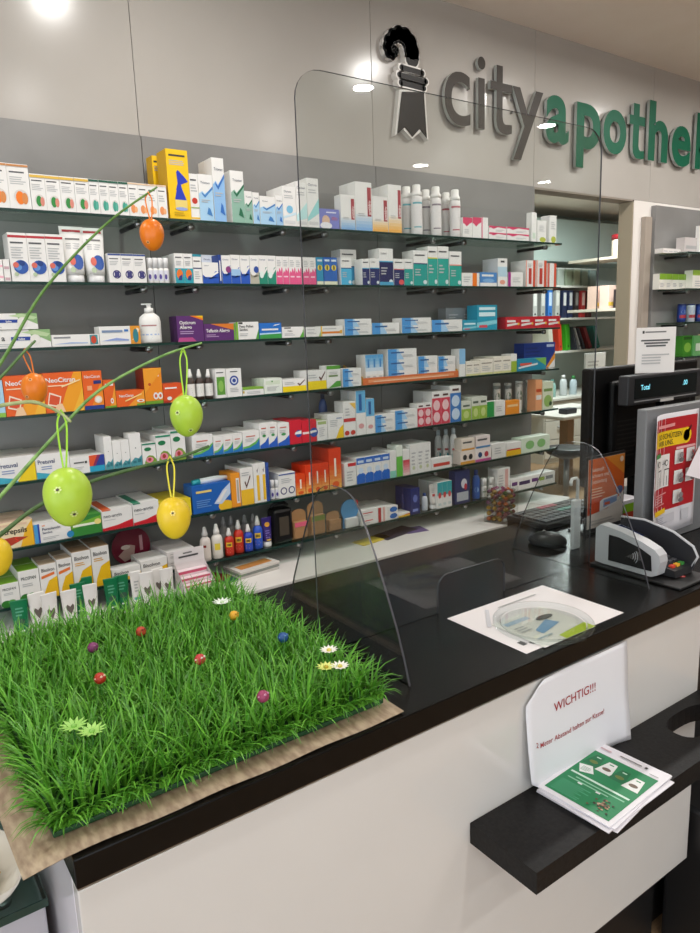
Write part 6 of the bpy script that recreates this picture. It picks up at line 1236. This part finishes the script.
# ================================================================ BACK OFFICE BEYOND THE OPENING
def oX(px, Y, z): return solve_x(px, Y, z)
MOW = mat('#D9D8D0', .5); YO = 5.55
for i, zr in enumerate((.436, .06, -.327)):
    mb = MB(); mb.bbox(6.0, YO, H+zr-.025, 8.8, 6.099, H+zr, MOW, .002); tag(mb.build('office_shelf'), '%s white office shelf board on the rear wall' % ['upper', 'middle', 'lower'][i], 'shelf', 'office wall shelves')
mb = MB(); mb.bbox(6.0, YO+.1, H+.72, 8.8, 6.099, H+1.2, mat('#AEBDB8', .3), .004); tag(mb.build('wall_cabinet'), 'pale green wall cabinet high in the back office', 'cabinet')
def binder(px, zr, col, lab, h=.32, w=.075, tilt=0, label_col='#DADAD6', Y=YO+.02):
    x = oX(px, Y, H+zr); t = empty('ring_binder', (x, Y, H+zr+.001+abs(math.sin(tilt))*w/2), lab, 'binder', 'binders on the office shelves'); t.rotation_euler = (0, tilt, 0)
    mb = MB(); mb.bbox(-w/2, 0, 0, w/2, .27, h, mat(col, .5), .003); b_ = mb.build('cover', t)
    if label_col:
        mb = MB(); mb.box(-w*.32, -.0012, h*.45, w*.32, -.0002, h*.92, mat(label_col, .5)); mb.build('spine_label', t)
    mb = MB(); mb.lathe([(.012, 0), (.012, .0012)], M_DARK, 12); o = mb.build('finger_hole', t, (0, -.0002, h*.16), (math.pi/2, 0, 0))
for i, (px, c, lc) in enumerate(((527, '#9A9C98', '#C8C8C4'), (535, '#A8AAA6', '#D0D0CC'), (543, '#9A9C98', '#C8C8C4'), (550, '#2F6EB8', '#B8CCE0'), (557.5, '#B0B2AC', '#D8D8D2'), (564.5, '#1E2A4A', '#D2D2D0'), (570.5, '#1E2A4A', '#C8C8C8'), (576.5, '#2A2426', '#8A8480'), (583, '#A82A2A', '#D8B8B0'), (589.5, '#4A1E1E', None))):
    binder(px, .06, c, 'office binder on the middle shelf, %s from left' % (ON+['sixth', 'seventh', 'eighth', 'ninth', 'tenth'])[i], label_col=lc)
for i, (px, c, ti, w_) in enumerate(((552, '#C8C4B4', -.15, .07), (561, '#C83A22', -.12, .06), (568.5, '#3FAE1E', -.1, .075), (577, '#3A4250', -.35, .03), (581, '#C8C8CC', -.45, .02), (585, '#2A3242', -.5, .03), (591, '#8A1E2A', -.5, .05), (599, '#2A7A72', -.4, .05))):
    binder(px, -.327, c, 'leaning folder on the lower office shelf, %s from left' % (ON+['sixth', 'seventh', 'eighth'])[i], .31 if i < 3 else .29, w_, ti, None)
# translucent goods on the upper board
for i, (px, c) in enumerate(((553, '#8FA09A'), (561, '#A3ADA4'), (569, '#9AA790'), (577, '#A8B098'), (585, '#98A89C'), (593, '#8FA3A0'))):
    x = oX(px, YO+.05, H+.436); mb = MB(); mb.bbox(-.06, 0, 0, .06, .2, .19, mat(c, .4), .01); mb.bbox(-.063, -.003, .19, .063, .203, .205, mat('#C8CEC8', .4), .003)
    tag(mb.build('storage_box', None, (x, YO+.05, H+.4366)), 'greyish storage box on the upper office shelf, %s from left' % (ON+['sixth'])[i], 'box', 'storage boxes on the office shelf')
# side shelf boards running towards the opening
mb = MB(); mb.bbox(7.0, 4.6, .3, 7.4, 4.66, 2.4, MOW, .003)
t = empty('side_shelf_unit', (0, 0, 0), 'pale side shelf with cantilever boards near the office opening', 'shelf'); mb.build('upright_panel', t)
zA = H + (on_y(620, 257, 4.75).z-H); xA = 7.0
for zz in (H+.70, H+.145):
    mb = MB(); mb.bbox(7.0, 4.661, zz-.03, 7.4, 5.45, zz, mat('#C8BFAE', .5), .002); mb.build('board', t)
t = empty('storage_jar', (7.14, 4.86, H+.7006), 'pale jar with dark red lid on the side shelf', 'jar')
mb = MB(); mb.lathe([(.095, 0), (.1, .01), (.1, .17), (.09, .18)], mat('#D8CBB8', .4), 20); mb.build('body', t)
mb = MB(); mb.lathe([(.105, .181), (.105, .22), (.1, .23)], mat('#8A1A22', .4), 20); mb.build('lid', t)
for i in range(2):
    mb = MB(); mb.bbox(0, 0, 0, .22, .12, .25, mat('#D8B8A8', .5), .003); mb.box(.0, -.001, .03, .22, -.0002, .07, mat('#E0B84A'))
    tag(mb.build('carton', None, (7.03, 4.92+.16*i, H+.1456)), 'pinkish carton on the lower side shelf board, %s one' % ['near', 'far'][i], 'carton', 'cartons on the side shelf')
mb = MB(); mb.bbox(0, 0, 0, .2, .14, .2, mat('#2A2022', .5), .003); tag(mb.build('carton', None, (7.03, 4.72, H+.1456)), 'dark carton nearest the jamb on the side shelf', 'carton')
# drawer desk
t = empty('drawer_desk', (6.2, 5.25, 0), 'white office desk with three drawers under the shelves', 'desk')
mb = MB(); mb.bbox(-.2, -.02, .72, 2.2, .8, .75, MOW, .003); mb.build('desk_top', t)
mb = MB(); mb.bbox(.2, .02, 0, 1.6, .78, .719, mat('#CFCBC0', .5), .003); mb.build('carcass', t)
for j in range(2):
    for i in range(3):
        mb = MB(); mb.bbox(.21+.7*j, 0, .06+.22*i, .89+.7*j, .0195, .27+.22*i, mat('#D6D2C6', .45), .003); o = mb.build('drawer', t)
        mb = MB(); mb.tube([(.4+.7*j, -.02, .2+.22*i), (.7+.7*j, -.02, .2+.22*i)], .008, M_STEEL, 8); mb.build('handle', o)
for i, (px, c, cc, h_) in enumerate(((552, '#8FB8B0', '#4A8A80', .2), (563, '#C8CED0', '#E8E8E8', .24), (573, '#B8C8D0', '#3A8A4A', .22))):
    x = oX(px, 5.4, .75); bottle((x, 5.4, .7506), h_, .045, c, cc, 'flask', [], ('desk bottle in the back office, %s of three' % ['left', 'middle', 'right'][i], 'bottle', 'bottles on the office desk', 'bottle'))
# side table with document stand
t = empty('side_table', (5.5, 4.3, 0), 'white side table on a wooden leg in the back office', 'table')
mb = MB(); mb.bbox(-.12, -.1, .70, .9, .6, .735, mat('#DDD9D0', .4), .01); mb.build('table_top', t)
mb = MB(); mb.bbox(.2, .1, 0, .3, .2, .699, mat('#8A6A48', .5), .005); mb.build('leg', t)
mb = MB(); mb.bbox(0, 0, 0, .16, .1, .05, mat('#20242C', .4), .01); tag(mb.build('desk_phone', None, (5.55, 4.3, .7356)), 'dark telephone on the side table edge', 'phone')
P = on_y(584, 400, 4.45); Q = on_y(606, 352, 4.45)
t = empty('document_stand', (P.x, 4.45, .7356), 'upright document holder with printed sheets on side table', 'document holder')
w_ = Q.x-P.x; h_ = Q.z-.7356
mb = MB(); mb.bbox(0, 0, 0, w_, .012, h_, mat('#C9C7C2', .4), .002); mb.bbox(0, .012, 0, w_, .14, .01, mat('#C9C7C2', .4), .002); mb.build('holder', t)
mb = MB(); mb.box(.01, -.002, .03, w_-.01, -.0004, h_-.01, mat('#E2E0DA', .5)); prints(mb, [('l', .1, .1, .9, .9, 12, '#B8B4AE')], w_-.02, h_-.04, lambda u, v, o: (.01+u, -.002-o, .03+v)); mb.build('sheet', t)
# stool
sp = on_z(567, 447, H-.95); t = empty('office_stool', (sp.x, sp.y, 0), 'black round office stool on chrome column', 'stool'); hz = H-.95
mb = MB(); mb.lathe([(.05, hz-.09), (.15, hz-.05), (.17, hz-.03), (.165, hz-.005), (.14, hz)], mat('#1E2226', .4), 28); mb.build('seat', t)
mb = MB(); mb.tube([(0, 0, .09), (0, 0, hz-.09)], .022, M_STEEL, 14); mb.build('column', t)
for k in range(5):
    a = 2*math.pi*k/5; mb = MB(); mb.tube([(0, 0, .095), (.25*math.cos(a), .25*math.sin(a), .07)], [.022, .014], M_STEEL, 10); o = mb.build('foot', t)
    mb = MB(); mb.lathe([(.012, .0), (.03, .015), (.03, .04), (.012, .056)], M_DARK, 12, (.25*math.cos(a), .25*math.sin(a), 0)); mb.build('castor', o)

P_ = [on_y(686, 475, 1.004), on_y(704, 480, .99), on_y(706, 438, .99), on_y(699, 447, 1.004)]
mb = MB(); mb.add([p for p in P_] + [p+Vector((0, .0006, 0)) for p in P_], [(0, 1, 2, 3), (7, 6, 5, 4), (0, 4, 5, 1), (1, 5, 6, 2), (2, 6, 7, 3), (3, 7, 4, 0)], mat('#EAE4E8', .45))
tag(mb.build('paper_slip'), 'white paper slip stuck over the right edge of the red poster', 'paper')
